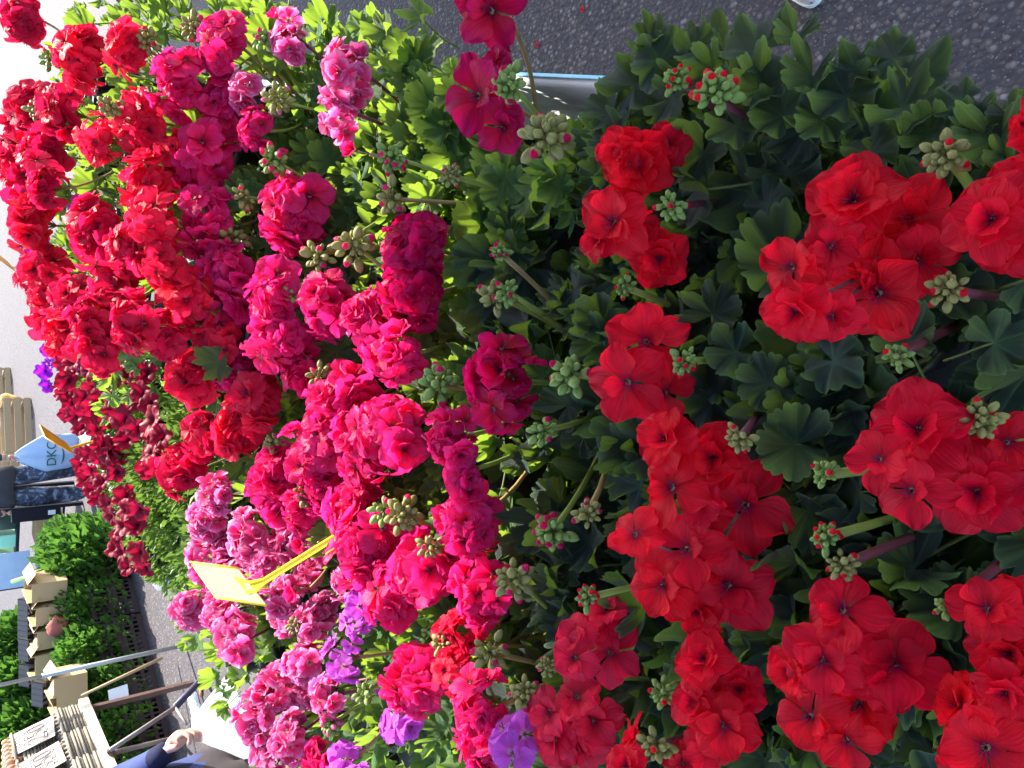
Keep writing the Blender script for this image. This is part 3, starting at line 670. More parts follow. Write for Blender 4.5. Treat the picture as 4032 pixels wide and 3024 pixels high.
for (x, y, s, var) in SINGLES:
    X_, Y_ = x * SV, y * SV; c = at_z(X_, Y_, zhead(X_, Y_) - .01)
    q = get_plant(c, var, 0.26, 7); q['heads'].append(('single', c, s * SV))
for (x, y, s, var) in BUDPX:
    X_, Y_ = x * SV, y * SV; c = at_z(X_, Y_, zhead(X_, Y_) - (0.0 if x < 1300 else 0.03))
    q = get_plant(c, var, 0.26, 9); q['buds'].append((c, s * SV))
LEAFPX = [(1640, 110, 150), (1755, 165, 115), (1950, 235, 150), (1930, 125, 95), (2075, 225, 100), (1425, 130, 120), (1370, 185, 135), (1320, 245, 110), (1590, 270, 120), (1690, 250, 110), (1880, 330, 110),
 (2150, 300, 140), (2190, 340, 130), (1500, 110, 90), (1720, 80, 90), (1830, 210, 120), (2010, 290, 110), (2110, 260, 90), (1450, 215, 100), (1540, 150, 100), (1400, 90, 80), (1850, 150, 90), (2180, 250, 90), (1330, 300, 110), (1640, 190, 120), (1780, 260, 120),
 (910, 40, 90), (830, 70, 70), (780, 60, 60), (870, 130, 80), (930, 230, 90), (960, 280, 90), (890, 180, 80), (1540, 680, 130), (2150, 740, 135), (1800, 780, 130), (1720, 960, 150), (1660, 830, 120), (1590, 760, 110), (1300, 690, 100), (1960, 740, 130)]
# leafy plants without open flowers fill what is left of the bed
rg = random.Random(5)
for _ in range(9000):
    px, py = rg.uniform(350, 4200), rg.uniform(-250, 3200)
    if not inpoly(px, py, BED): continue
    if px < 900 and 1500 < py < 2300: continue
    p = at_z(px, py, zhead(px, py) - 0.09)
    if min((Vector((p.x, p.y)) - q['xy']).length for q in PL) < (0.115 if px > 1500 else 0.15): continue
    var = 'scarlet' if px > 2250 else ('hot' if px > 900 else 'red')
    PL.append(dict(var=var, xy=Vector((p.x, p.y)), n=0, heads=[], buds=[], top=zhead(px, py), singles=[]))

NAMES = {'scarlet': 'scarlet', 'red': 'bright red', 'crimson': 'deep crimson', 'hot': 'hot crimson-pink', 'magenta': 'magenta-red', 'pink': 'pale-edged pink', 'violet': 'violet-pink'}
NUM = ['no', 'one', 'two', 'three', 'four', 'five', 'six', 'seven']
rl = random.Random(77)
for q in PL:
    x0, y0 = q['xy']; px, py, dpt = proj((x0, y0, q['top'] - 0.05))
    ltw = TM.inverted() @ Vector((x0, y0, 0)); pp = tb(max(-0.68, min(4.5, ltw.x)), max(0.105, min(1.88, ltw.y)))
    zb = ZT + max(0.0, q['top'] - 1.26 if px > 2000 else q['top'] - 1.19) * (0 if px > 2000 else 1)
    loc = Vector((pp.x, pp.y, zb)); tl = T(-loc)
    nh = len(q['heads']); nbud = len(q['buds'])
    place = ('shaded front rows' if px > 2250 else 'sunlit middle rows' if px > 1050 else 'far sunlit rows')
    if py < 800 and 900 < px < 3800: place = 'at the shaded lane edge' if px > 2000 else 'at the sunlit lane edge'
    if py > 2250 and px < 2000: place = 'by the yellow tag' if px < 1400 else 'by the violet flowers'
    if 1900 < px < 2500 and py < 750: place = 'by the white tray'
    oth = [g for g in PL if g['var'] != q['var'] and g['heads']]; g = min(oth, key=lambda g: (g['xy'] - q['xy']).length)
    if (g['xy'] - q['xy']).length < .35 and place.endswith('rows'): place += ' beside %s blooms' % NAMES[g['var']].split()[-1]
    hd = ('%s flower head%s' % (NUM[min(nh, 7)], '' if nh == 1 else 's')) if nh else 'buds only'
    lab = '%s geranium with %s%s, %s' % (NAMES[q['var']], hd, ' and buds' if nh and nbud else '', place) if nh or nbud else 'leafy green geranium without flowers, %s' % place
    E = empty('geranium', loc, lab, 'geranium', 'potted geraniums on the display table')
    obj('pot', POT, E, Matrix.Identity(4)); obj('soil', SOIL, E, Matrix.Identity(4))
    base = Vector((pp.x, pp.y, zb + 0.11))
    def stem_pts(top, k=0.72):
        b = base + Vector((rl.uniform(-.02, .02), rl.uniform(-.02, .02), 0)); h = top - b
        c1 = Vector((b.x + h.x * k + rl.uniform(-.015, .015), b.y + h.y * k + rl.uniform(-.015, .015), b.z + h.z * .38)); pts = []
        for i in range(8):
            u = i / 7; pts.append(b * (1 - u) ** 2 + c1 * 2 * u * (1 - u) + top * u * u)
        return pts
    rs = ipl(dpt, [(0.3, 0.0038), (0.8, 0.0034), (2.0, 0.0030)])
    for kind, c, data in q['heads']:
        smat = M['stem_red'] if q['var'] in ('scarlet', 'pink') else (M['stem_green'] if rl.random() < .5 else M['stem_tan'])
        mb = MB()
        if kind == 'front':
            hub = c - Vector((0, 0, 0.045)); places = []
            for (fx, fy, fs) in data:
                fx *= SV; fy *= SV; fs *= SV
                dd = proj(c)[2]; off = rl.uniform(-.012, .012); p = at_d(fx, fy, dd + off)
                out = p - c; out.z = 0
                n = Vector((0, 0, 0.75)) + (CAM - p).normalized() * 0.75 + out * 11 + Vector((rl.uniform(-.3, .3), rl.uniform(-.3, .3), 0))
                places.append((p - n.normalized() * 0.008, n, fs / FPX * dd * 1.07, None))
            k = rl.randrange(3)
            while len(places) < len(data) + max(1, int(len(data) * .25)):       # lower florets seen between the named ones
                a = rl.uniform(0, 6.28); r = rl.uniform(0.0, 0.032); p = c + Vector((r * cos(a), r * sin(a), -0.016 - rl.uniform(0, .01)))
                places.append((p, Vector((cos(a) * .8, sin(a) * .8, .7)), 0.043, None))
        elif kind == 'dome':
            dd = proj(c)[2]; R = data / FPX * dd * 0.5; R = max(0.034, min(0.078, R * (1.0 if q['var'] in ('pink', 'violet') else 1.12))); hub = c - Vector((0, 0, R * 0.95)); places = []
            nf = max(6, min(15, int(15 * (R / 0.055) ** 1.2))); fs = R * 1.06; ex = rl.uniform(.85, 1.2); ey = rl.uniform(.85, 1.2); a0 = rl.uniform(0, 6.28); cc = c - Vector((0, 0, R * .35))
            if q['var'] == 'violet': nf = 5; fs = 0.046
            for i in range(nf):
                z = 1 - 1.12 * (i + 0.5) / nf; a = a0 + i * 2.39996; r = sqrt(1 - z * z)
                n = Vector((r * cos(a), r * sin(a), z)) + Vector((rl.uniform(-.25, .25), rl.uniform(-.25, .25), rl.uniform(-.15, .15)))
                k_ = rl.uniform(.55, 1.28); p = cc + Vector((n.x * R * .72 * ex * k_, n.y * R * .72 * ey * k_, n.z * R * .62 * k_))
                n = n + Vector((rl.uniform(-.5, .5), rl.uniform(-.6, .3), rl.uniform(-.3, .4)))
                places.append((p, n, fs * rl.uniform(.8, 1.3), None))
        else:
            dd = proj(c)[2]; hub = c - Vector((0, 0, .03)); places = [(c, Vector((rl.uniform(-.4, .4), -.4, 1)), data / FPX * dd, 6)]
        mb.tube([tl @ p for p in stem_pts(hub)], [rs * 1.15, rs * 1.1, rs * 1.05, rs, rs, rs, rs, rs * 1.1], 7, 0)
        for p, n, s, kk in places:
            e = p - n.normalized() * s * 0.2; mb.tube([tl @ hub, tl @ (hub.lerp(e, .5) + Vector((0, 0, .004))), tl @ e], [rs * .5, rs * .42, rs * .5], 5, 0)
        H = obj('flower_head', mb.mesh('flower_head', [smat]), E, Matrix.Identity(4))
        for p, n, s, kk in places:
            k = kk if kk is not None else (7 if q['var'] == 'violet' and rl.random() < .7 else rl.choice((0, 1, 2, 8, 3, 4, 5, 9, 8, 1)) if kind == 'front' else rl.choice((0, 1, 2, 8, 3, 4, 5, 9, 6, 0, 1, 8)))
            obj('floret', FLORET[q['var']][k], H, tl @ frame(p, n, rl.uniform(0, 6.28), s))
    for (c, spx) in q['buds']:
        dd = proj(c)[2]; s = spx / FPX * dd * rl.uniform(0.9, 1.15)
        smat = rl.choice((M['stem_green'], M['stem_green'], M['stem_tan'])) if px < 2300 else rl.choice((M['stem_red'], M['stem_red'], M['stem_green']))
        mb = MB(); mb.tube([tl @ p for p in stem_pts(c, .55)], [rs * 1.1, rs, rs, rs * .95, rs * .95, rs * .95, rs * .95, rs * 1.05], 7, 0)
        St = obj('flower_stem', mb.mesh('flower_stem', [smat]), E, Matrix.Identity(4))
        n = Vector((rl.uniform(-.9, .9), rl.uniform(-1.1, .3), rl.uniform(.4, 1)))
        obj('bud_cluster', rl.choice(BUDS[q['var']]), St, tl @ frame(c, n, rl.uniform(0, 6.28), s))
    dark = q['var'] == 'scarlet' or px > 2150 or (px > 1850 and py > 900)  # front plants take the shaded leaf copy, sunny rows the lit one
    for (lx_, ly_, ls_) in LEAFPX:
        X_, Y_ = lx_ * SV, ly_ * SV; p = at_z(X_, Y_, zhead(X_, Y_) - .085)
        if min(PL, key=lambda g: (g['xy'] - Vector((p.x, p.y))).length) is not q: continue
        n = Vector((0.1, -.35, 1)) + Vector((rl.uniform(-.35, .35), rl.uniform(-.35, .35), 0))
        obj('leaf', rl.choice(LEAVES if dark else SUNLIT_LEAVES), E, tl @ frame(p, n, rl.uniform(0, 6.28), ls_ * SV / FPX * proj(p)[2] * 1.12))
    # leaves
    ztop = min(zhead(px, py), q['top'] + .02) - ipl(px, [(1000, .075), (2300, .085), (3000, .095)])
    if px > 2100: nl = 34
    elif px > 1300: nl = 18
    else: nl = 9
    if py < 1000 and px > 600: nl = max(nl, 24)
    for i in range(nl):
        a = rl.uniform(0, 6.28); r = 0.135 * sqrt(rl.random()); hgt = rl.random() ** 0.6
        p = Vector((x0 + r * cos(a), y0 + r * sin(a), lerp(ztop - 0.13, ztop + 0.012, hgt) - r * 0.25))
        lx, ly, ld = proj(p)
        if not inpoly(lx, ly, BED): continue
        if p.x * p.x + p.y * p.y + (p.z - HCAM) ** 2 < 0.3 ** 2: continue
        s = rl.uniform(0.048, 0.090)
        n = Vector((cos(a) * rl.uniform(.1, .9) + rl.uniform(-.35, .35), sin(a) * rl.uniform(.1, .9) + rl.uniform(-.35, .35) - .15, 1.0))
        if px < 2050: n.y -= 0.45
        sp = rl.uniform(0, 6.28)
        obj('leaf', rl.choice(LEAVES if dark else SUNLIT_LEAVES), E, tl @ frame(p, n, sp, s))

# ------------------------------------------------------------------ risers under the far rows
def crate_mesh(name, L, W, H, mat, slots=6, wall=0.008):
    mb = MB(); n = slots
    mb.box((-L / 2, -W / 2, 0), (L / 2, W / 2, 0.012))
    for z0, z1 in ((0.012, H * .22), (H * .42, H * .58), (H * .80, H)):
        mb.box((-L / 2, -W / 2, z0), (L / 2, -W / 2 + wall, z1)); mb.box((-L / 2, W / 2 - wall, z0), (L / 2, W / 2, z1))
        mb.box((-L / 2, -W / 2 + wall, z0), (-L / 2 + wall, W / 2 - wall, z1)); mb.box((L / 2 - wall, -W / 2 + wall, z0), (L / 2, W / 2 - wall, z1))
    for i in range(n + 1):
        x = lerp(-L / 2 + .012, L / 2 - .012, i / n)
        for y in (-W / 2, W / 2):
            sy = 0.002 if y < 0 else -0.010
            mb.box((x - .009, y + sy, 0.012), (x + .009, y + sy + .008, H - .002))
    for i in range(max(3, n - 2) + 1):
        y = lerp(-W / 2 + .012, W / 2 - .012, i / max(3, n - 2))
        for x in (-L / 2 + .002, L / 2 - .010): mb.box((x, y - .009, 0.012), (x + .008, y + .009, H - .002))
    return mb.mesh(name, [mat], False)
RZ = math.atan2(tdir.y, tdir.x)
cm = crate_mesh('riser', 0.5, 0.34, 0.16, M['pot'])
k = 0
for (x, y) in ((720, 520), (480, 700), (430, 1150), (560, 1250), (640, 800), (300, 480)):
    p = at_z(x, y, 1.02); o = tag(obj('plastic_crate', cm), 'black slatted plastic crate raising the far geranium pots', 'crate', 'crates raising the far geraniums')
    o.matrix_world = T((p.x, p.y, ZT + 0.001 + 0.002 * k)) @ Matrix.Rotation(RZ, 4, 'Z'); k += 1

# ------------------------------------------------------------------ white tray at the table edge
c0 = at_z(2110, 590, 0.93); lw = TM.inverted() @ c0
tr = empty('planting_tray', tb(lw.x, lw.y, ZT), 'white rounded plastic tray at the table edge between geraniums', 'tray')
def rrect(L, W, R, n=6):
    out = []
    for cx, cy, a0 in ((L / 2 - R, W / 2 - R, 0), (-L / 2 + R, W / 2 - R, pi / 2), (-L / 2 + R, -W / 2 + R, pi), (L / 2 - R, -W / 2 + R, 3 * pi / 2)):
        for i in range(n + 1): out.append((cx + R * cos(a0 + i * pi / 2 / n), cy + R * sin(a0 + i * pi / 2 / n)))
    return out
def loft(mb, rings, mi=0, cap0=False, cap1=False):
    prev = None
    for (pts, z) in rings:
        row = [mb.add(RM @ Vector((p[0], p[1], z))) for p in pts]
        if prev:
            for j in range(len(row)): mb.face((prev[j], prev[(j + 1) % len(row)], row[(j + 1) % len(row)], row[j]), mi)
        elif cap0: mb.face(row[::-1], mi)
        prev = row
    if cap1: mb.face(prev, mi)
RM = Matrix.Rotation(RZ, 4, 'Z')
mb = MB(); loft(mb, [(rrect(.30, .17, .03), 0.002), (rrect(.33, .20, .035), 0.075), (rrect(.36, .23, .04), 0.078), (rrect(.36, .23, .04), 0.086), (rrect(.325, .195, .033), 0.086), (rrect(.295, .165, .03), 0.010)], 0, True, True)
obj('basin', mb.mesh('basin', [M['white_plastic']]), tr)
mb = MB(); loft(mb, [(rrect(.352, .222, .04), 0.090), (rrect(.362, .232, .042), 0.089), (rrect(.366, .236, .043), 0.082), (rrect(.362, .232, .042), 0.076)])
obj('blue_rim', mb.mesh('blue_rim', [M['cyan']]), tr)

# ------------------------------------------------------------------ petunias at the far left edge
def trumpet(seed, mat):
    r_ = random.Random(seed); mb = MB(); n = 30; prev = None; ph = r_.uniform(0, 6.28)
    prof = [(0.03, -0.45), (0.05, -0.25), (0.10, -0.10), (0.22, 0.0), (0.36, 0.05), (0.5, 0.03)]
    for k, (r, z) in enumerate(prof):
        row = []
        t = k / (len(prof) - 1)
        for j in range(n):
            a = 2 * pi * j / n; lobe = 1 - 0.16 * (abs(sin(2.5 * a)) ** 5) * t ** 2
            zz = z + 0.06 * t ** 3 * sin(5 * a + ph) + 0.05 * t ** 3 * sin(8 * a + ph * 2)
            row.append(mb.add((r * lobe * cos(a), r * lobe * sin(a), zz), (max(0, (k - 1) / (len(prof) - 2)), j / n * 3)))
        if prev:
            for j in range(n): mb.face((prev[j], prev[(j + 1) % n], row[(j + 1) % n], row[j]))
        prev = row
    return mb.mesh('flower', [mat])
TR = {v: [trumpet(40 + i, M[v]) for i in range(4)] for v in ('pet_dark', 'pet_purple', 'pet_mag')}
def fine_foliage(seed, n, rx, ry, rz, size, mat, down=0.5, upright=0.6):
    r_ = random.Random(seed); mb = MB()
    for i in range(n):
        a = r_.uniform(0, 6.28); u = r_.random() ** .5; h = r_.random()
        p = Vector((rx * u * cos(a), ry * u * sin(a), rz * (h * (1 - .55 * u * u)) - down * rz * u ** 3 * (1 - h)))
        d = Vector((cos(a) * u + r_.uniform(-.6, .6), sin(a) * u + r_.uniform(-.6, .6), upright + r_.uniform(-.3, .5))).normalized()
        s = d.cross(Vector((r_.uniform(-1, 1), r_.uniform(-1, 1), r_.uniform(-1, 1))))
        s = s.normalized() if s.length > 1e-4 else Vector((1, 0, 0)); L = size * r_.uniform(.6, 1.3); w = L * r_.uniform(.2, .32)
        nn = d.cross(s) * L * .12
        q = [p, p + d * L * .5 + s * w + nn, p + d * L, p + d * L * .5 - s * w + nn]
        i0 = [mb.add(x) for x in q]; mb.face((i0[0], i0[1], i0[2])); mb.face((i0[0], i0[2], i0[3]))
    return mb.mesh('foliage', [mat], False)
PETZ = lambda x, y: ipl(y, [(1500, 1.22), (1800, 1.16), (2300, 1.04)])
PF = [(520, 90), (790, 60), (860, 150), (960, 150), (650, 300), (770, 280), (900, 230), (1070, 330), (870, 530), (1100, 500), (960, 570), (760, 640), (870, 650), (920, 700), (740, 840), (800, 930), (850, 1000),
      (1010, 800), (930, 1060), (1080, 1000), (1100, 1120), (1180, 1260), (1060, 1260), (1020, 1390), (1050, 1500), (1200, 1490), (1230, 1590), (1100, 1620), (1330, 430), (1310, 620), (1370, 720), (1290, 750), (1220, 100), (1300, 200),
      (1400, 480), (700, 400), (830, 420), (620, 180), (720, 140), (990, 250), (1030, 640), (880, 880), (1130, 1200), (960, 1180), (690, 720), (1180, 420), (560, 20)]
PF = [(a / 2.212, 1500 + b / 2.212) for a, b in PF] + [(a / 2.212, 750 + b / 2.212) for a, b in ((460, 1380), (560, 1480), (640, 1580), (700, 1480), (860, 1480), (1260, 1590), (750, 1560), (580, 1570), (950, 1560), (1100, 1600))]
rp = random.Random(9); PF += [(a + rp.uniform(-38, 38), b + rp.uniform(-45, 45)) for a, b in PF[::2]]
pets = []
for (x, y) in PF:
    c = at_z(x, y, PETZ(x, y) + rp.uniform(-.03, .03)); best = None
    for q in pets:
        d = (Vector((c.x, c.y)) - q['xy']).length
        if d < .26 and len(q['fl']) < 9 and (best is None or d < best[0]): best = (d, q)
    if best: best[1]['fl'].append(c)
    else: pets.append(dict(xy=Vector((c.x, c.y)), z=c.z, fl=[c]))
for (x, y) in ((620, 1900), (700, 2020), (640, 2130), (560, 2180), (720, 2180), (600, 1780), (500, 1800), (560, 1960)):
    c = at_z(x, y, PETZ(x, y) - .06); pets.append(dict(xy=Vector((c.x, c.y)), z=c.z + .03, fl=[]))
FOL = [fine_foliage(60 + i, 900, 0.17, 0.17, 0.16, 0.034, M['foliage']) for i in range(4)]
hb = pot_mb.mesh('pot', [M['pot']])
def petunia(q, var, desc, i):
    x0, y0 = q['xy']; zb = max(ZT, q['z'] - 0.24) if True else ZT
    E = empty('petunia', (x0, y0, zb), '%s petunia with %s over fine bright foliage at the far table edge' % (desc, (NUM[min(7, len(q['fl']))] if len(q['fl']) < 7 else 'many') + (' flower' if len(q['fl']) == 1 else ' flowers')) if q['fl'] else 'mound of narrow bright green petunia leaves without open flowers', 'petunia', 'petunias along the far table edge')
    obj('pot', hb, E, Matrix.Identity(4))
    f = obj('foliage', FOL[i % 4], E, T((0, 0, q['z'] - zb - .20)) @ Matrix.Rotation(i * 1.3, 4, 'Z')); f['kind'] = 'stuff'
    tl = T(-Vector((x0, y0, zb)))
    for c in q['fl']:
        n = Vector((rp.uniform(-.5, .5), rp.uniform(-.9, -.1), rp.uniform(.3, 1.0)))
        obj('flower', rp.choice(TR[var]), E, tl @ frame(c, n, rp.uniform(0, 6.28), rp.uniform(.070, .092)))
for i, q in enumerate(pets): petunia(q, 'pet_dark', 'dark crimson', i)
for i, (x, y, z, var, desc) in enumerate(((150, 1000, 1.24, 'pet_purple', 'purple'), (215, 1440, 1.18, 'pet_purple', 'violet-purple'), (330, 830, 1.30, 'pet_mag', 'bright magenta'))):
    c = at_z(x, y, z); fl = [at_z(x + rp.uniform(-45, 60), y + rp.uniform(-80, 80), z + rp.uniform(-.03, .03)) for _ in range(7)]
    petunia(dict(xy=Vector((c.x, c.y)), z=c.z, fl=fl), var, desc, i + 2)

# ------------------------------------------------------------------ plant tags
def plate(name, mat, A, B, C, D, stake, label, wst, thick=0.0022):
    A, B, C, D = map(Vector, (A, B, C, D)); mid = (C + D) / 2; base = stake[-1]
    E = empty(name, base, label, 'plant tag', 'plastic plant tags'); tl = T(-Vector(base))
    n = (B - A).cross(D - A).normalized(); n = n if n.z > 0 else -n
    mb = MB(); up = [mb.add(tl @ (q + n * thick / 2)) for q in (A, B, C, D)]; dn = [mb.add(tl @ (q - n * thick / 2)) for q in (A, B, C, D)]
    mb.face(up); mb.face(dn[::-1])
    for i in range(4): mb.face((up[i], dn[i], dn[(i + 1) % 4], up[(i + 1) % 4]))
    obj('plate', mb.mesh('plate', [M['paleyellow'] if mat is M['yellow'] else mat], False), E)
    mb = MB(); r = wst * .16
    ins = [A, B, C, D]
    mb.tube([tl @ (q + n * .001) for q in (D, A, B, C)], r, 6); obj('rim', mb.mesh('rim', [mat]), E)
    # flared, ridged stake
    ax = (C - D).normalized(); pts = [mid + (A + B - C - D) * 0.10 + n * .002] + list(stake)
    mb = MB(); prev = None; k = len(pts)
    for i, p in enumerate(pts):
        t = (pts[min(i + 1, k - 1)] - pts[max(0, i - 1)]).normalized(); nn = t.cross(ax).normalized(); nn = nn if nn.dot(n) > 0 else -nn
        w = wst * (3.6 if i == 0 else 2.2 if i == 1 else 1.0) * .5; h = wst * .30
        prof = [(-1, 0), (-.95, 1.0), (-.55, 1.0), (-.4, .25), (.4, .25), (.55, 1.0), (.95, 1.0), (1, 0), (.9, -.5), (-.9, -.5)]
        row = [mb.add(tl @ (p + ax * (u * w) + nn * (v * h * (0.4 if i == 0 else 1)))) for u, v in prof]
        if prev:
            for j in range(len(row)): mb.face((prev[j], row[j], row[(j + 1) % len(row)], prev[(j + 1) % len(row)]))
        prev = row
    mb.face(prev); obj('stake', mb.mesh('stake', [mat], False), E)
s0 = at_d(1044, 2286, 1.44); s1 = at_d(1310, 2122, 1.33); s2 = s1 + (s1 - s0) * 0.7
plate('plant_tag', M['yellow'], at_d(751, 2212, 1.56), at_d(853, 2353, 1.52), at_d(1050, 2384, 1.43), at_d(935, 2236, 1.47), [at_d(1000, 2308, 1.45), s0, s1, s2], 'large blank yellow plastic plant tag standing in pink geraniums', 0.014)
s0 = at_d(272, 1765, 2.55); s1 = at_d(345, 1742, 2.6); s2 = s1 + (s1 - s0) * 1.5 - Vector((0, 0, .08))
plate('plant_tag', M['orange'], at_d(157, 1672, 2.60), at_d(180, 1722, 2.46), at_d(290, 1785, 2.44), at_d(262, 1745, 2.60), [at_d(270, 1762, 2.55), s0, s1, s2], 'orange-yellow plastic plant tag seen edge-on among dark crimson petunias', 0.016)
s0 = at_d(48, 1052, 3.4); s1 = at_d(125, 1056, 3.4); s2 = s1 + (s1 - s0) * 1.2
plate('plant_tag', M['orange'], at_d(-60, 960, 3.5), at_d(-50, 985, 3.3), at_d(62, 1068, 3.3), at_d(30, 1030, 3.5), [at_d(44, 1050, 3.4), s0, s1, s2], 'orange plastic plant tag leaning past the farthest red geraniums', 0.016)

# ------------------------------------------------------------------ steel tent pole (upright, its foot on the asphalt)
p = at_z(730, 2540, 0)
t = empty('tent_pole', p, 'thin upright galvanised tent pole standing on the asphalt by the seedlings', 'pole')
mb = MB(); mb.tube([(0, 0, 0.004), (0, 0, 0.95)], 0.0165, 10); obj('lower_tube', mb.mesh('lower_tube', [M['steel']]), t)
mb = MB(); mb.tube([(0, 0, 0.94), (0, 0, 2.5)], 0.0135, 10); obj('upper_tube', mb.mesh('upper_tube', [M['steel']]), t)
mb = MB(); mb.box((-.045, -.045, 0), (.045, .045, .006)); obj('foot_plate', mb.mesh('foot_plate', [M['rust']], False), t)

# ------------------------------------------------------------------ egg table
ZE = 0.75
P1 = at_z(312, 2758, ZE); P2 = at_z(425, 3036, ZE)
ed = Vector((P1.x - P2.x, P1.y - P2.y, 0)).normalized(); el = Vector((-ed.y, ed.x, 0))     # along the edge away from the camera; to the left of it
EM = Matrix(((ed.x, el.x, 0, P2.x), (ed.y, el.y, 0, P2.y), (0, 0, 1, 0), (0, 0, 0, 1)))
Ln = (P1 - P2).length
et = empty('egg_table', EM @ Vector((0, .4, 0)), 'trestle table with cream edge board carrying stacked egg trays', 'table'); tl = T(-et.location) @ EM
mb = MB(); mb.box((-0.8, 0.03, ZE - 0.04), (Ln, 0.8, ZE - 0.005), 0, tl); obj('top', mb.mesh('top', [M['wood']], False), et)
mb = MB(); mb.box((-0.8, -0.005, ZE - 0.055), (Ln + .01, 0.028, ZE + 0.002), 0, tl); obj('edge_board', mb.mesh('edge_board', [M['cream']], False), et)
for a in (-0.75, Ln - 0.04):
    for b in (0.06, 0.74):
        mb = MB(); mb.box((a - .018, b - .018, 0), (a + .018, b + .018, ZE - .04), 0, tl); obj('leg', mb.mesh('leg', [M['rust']], False), et)
iT = T(-et.location)
A = at_d(432, 2955, 4.55); B = at_d(690, 2785, 4.95); C = at_z(800, 2668, 0.012); D = at_d(440, 2965, 4.6); Dn = at_z(690, 2905, 0.012); F = at_d(735, 2852, 4.75)
mb = MB(); mb.tube([iT @ A, iT @ B], 0.015, 8); obj('brace', mb.mesh('brace', [M['tube']]), et)
mb = MB(); mb.tube([iT @ B, iT @ C], 0.023, 8); obj('foot_tube', mb.mesh('foot_tube', [M['navytube']]), et)
mb = MB(); mb.tube([iT @ D, iT @ Dn], 0.016, 8); obj('brace', mb.mesh('brace', [M['tube']]), et)
mb = MB(); mb.tube([iT @ B, iT @ F], 0.009, 8); obj('cross_rod', mb.mesh('cross_rod', [M['tube']]), et)
mb = MB(); mb.tube([iT @ A, iT @ D], 0.02, 8); obj('bracket', mb.mesh('bracket', [M['rust']]), et)
# egg trays: 6 x 5 dimpled pulp tray, shared mesh
def tray_mesh(nx=6, ny=5, pitch=0.048):
    mb = MB(); k = 6; NX, NY = nx * k, ny * k; ids = []
    for i in range(NX + 1):
        row = []
        for j in range(NY + 1):
            x, y = i / k * pitch, j / k * pitch
            z = 0.030 + 0.018 * (abs(sin(pi * i / k + pi / 2)) * abs(sin(pi * j / k + pi / 2))) - 0.022 * (abs(sin(pi * i / k)) * abs(sin(pi * j / k)))
            if i in (0, NX) or j in (0, NY): z = 0.026
            row.append(mb.add((x, y, z)))
        ids.append(row)
    for i in range(NX):
        for j in range(NY): mb.face((ids[i][j], ids[i + 1][j], ids[i + 1][j + 1], ids[i][j + 1]))
    rim = [(-.012, -.012), (NX / k * pitch + .012, -.012), (NX / k * pitch + .012, NY / k * pitch + .012), (-.012, NY / k * pitch + .012)]
    b = [mb.add((x, y, 0.010)) for x, y in rim]; c = [mb.add((x * 1.0, y, 0.020)) for x, y in rim]
    for q in range(4): mb.face((b[q], b[(q + 1) % 4], c[(q + 1) % 4], c[q]))
    cs = [ids[0][0], ids[NX][0], ids[NX][NY], ids[0][NY]]
    edges = [[ids[i][0] for i in range(NX + 1)], [ids[NX][j] for j in range(NY + 1)], [ids[i][NY] for i in range(NX, -1, -1)], [ids[0][j] for j in range(NY, -1, -1)]]
    for q in range(4):
        e = edges[q]
        for m in range(len(e) - 1): mb.face((c[q], e[m + 1], e[m]))
        mb.face((c[q], c[(q + 1) % 4], e[-1]))
    mb.face(b[::-1]); return mb.mesh('egg_tray', [M['pulp']])
TRAY = tray_mesh()
re_ = random.Random(4)
def tray(x, y, z, label, group):
    o = tag(obj('egg_tray', TRAY), label, 'egg tray', group)
    o.matrix_world = EM @ T((x + re_.uniform(-.006, .006), y + re_.uniform(-.006, .006), z)); return o
rowx = [Ln - 0.30, Ln - 0.61, Ln - 0.92]
for c_, x in enumerate(rowx):
    for k in range(8):
        tray(x, 0.035, ZE - 0.012 + k * 0.019, 'empty grey pulp egg tray in the low stacks along the cream edge', 'empty egg trays in the low front stacks')
        tray(x, 0.30, ZE - 0.012 + k * 0.019, 'empty grey pulp egg tray in the low stacks at the table back', 'empty egg trays in the low back stacks')
    for k in range(10): tray(x, 0.13, ZE + 0.142 + k * 0.019, 'empty grey pulp egg tray in the upper stacks behind the price cards', 'empty egg trays in the upper stacks')
zt = ZE + 0.142 + 10 * 0.019
mb = MB(); mb.lathe([(0.0, -0.029), (0.010, -0.026), (0.0185, -0.014), (0.022, 0.0), (0.0205, 0.012), (0.014, 0.023), (0.006, 0.0285), (0.0, 0.029)], 12); EGG = mb.mesh('egg', [M['egg']])
for c_, x in enumerate(rowx):
    for k in range(2):
        z = zt + k * 0.045; tr_ = tray(x, 0.13, z, 'pulp egg tray filled with brown eggs on top of the tall stacks', 'egg trays filled with eggs')
        for i in range(6):
            for j in range(5):
                if k == 0 and 0 < i < 5 and j > 0: continue
                o = tag(obj('egg', EGG), 'brown egg lying in a top egg tray', 'egg', 'brown eggs in the top trays')
                o.matrix_world = EM @ T((x + (i + .5) * .048, 0.13 + (j + .5) * .048, z + 0.043)) @ Matrix.Rotation(re_.uniform(0, 6), 4, 'Z') @ Matrix.Rotation(re_.uniform(-.3, .3), 4, 'X')
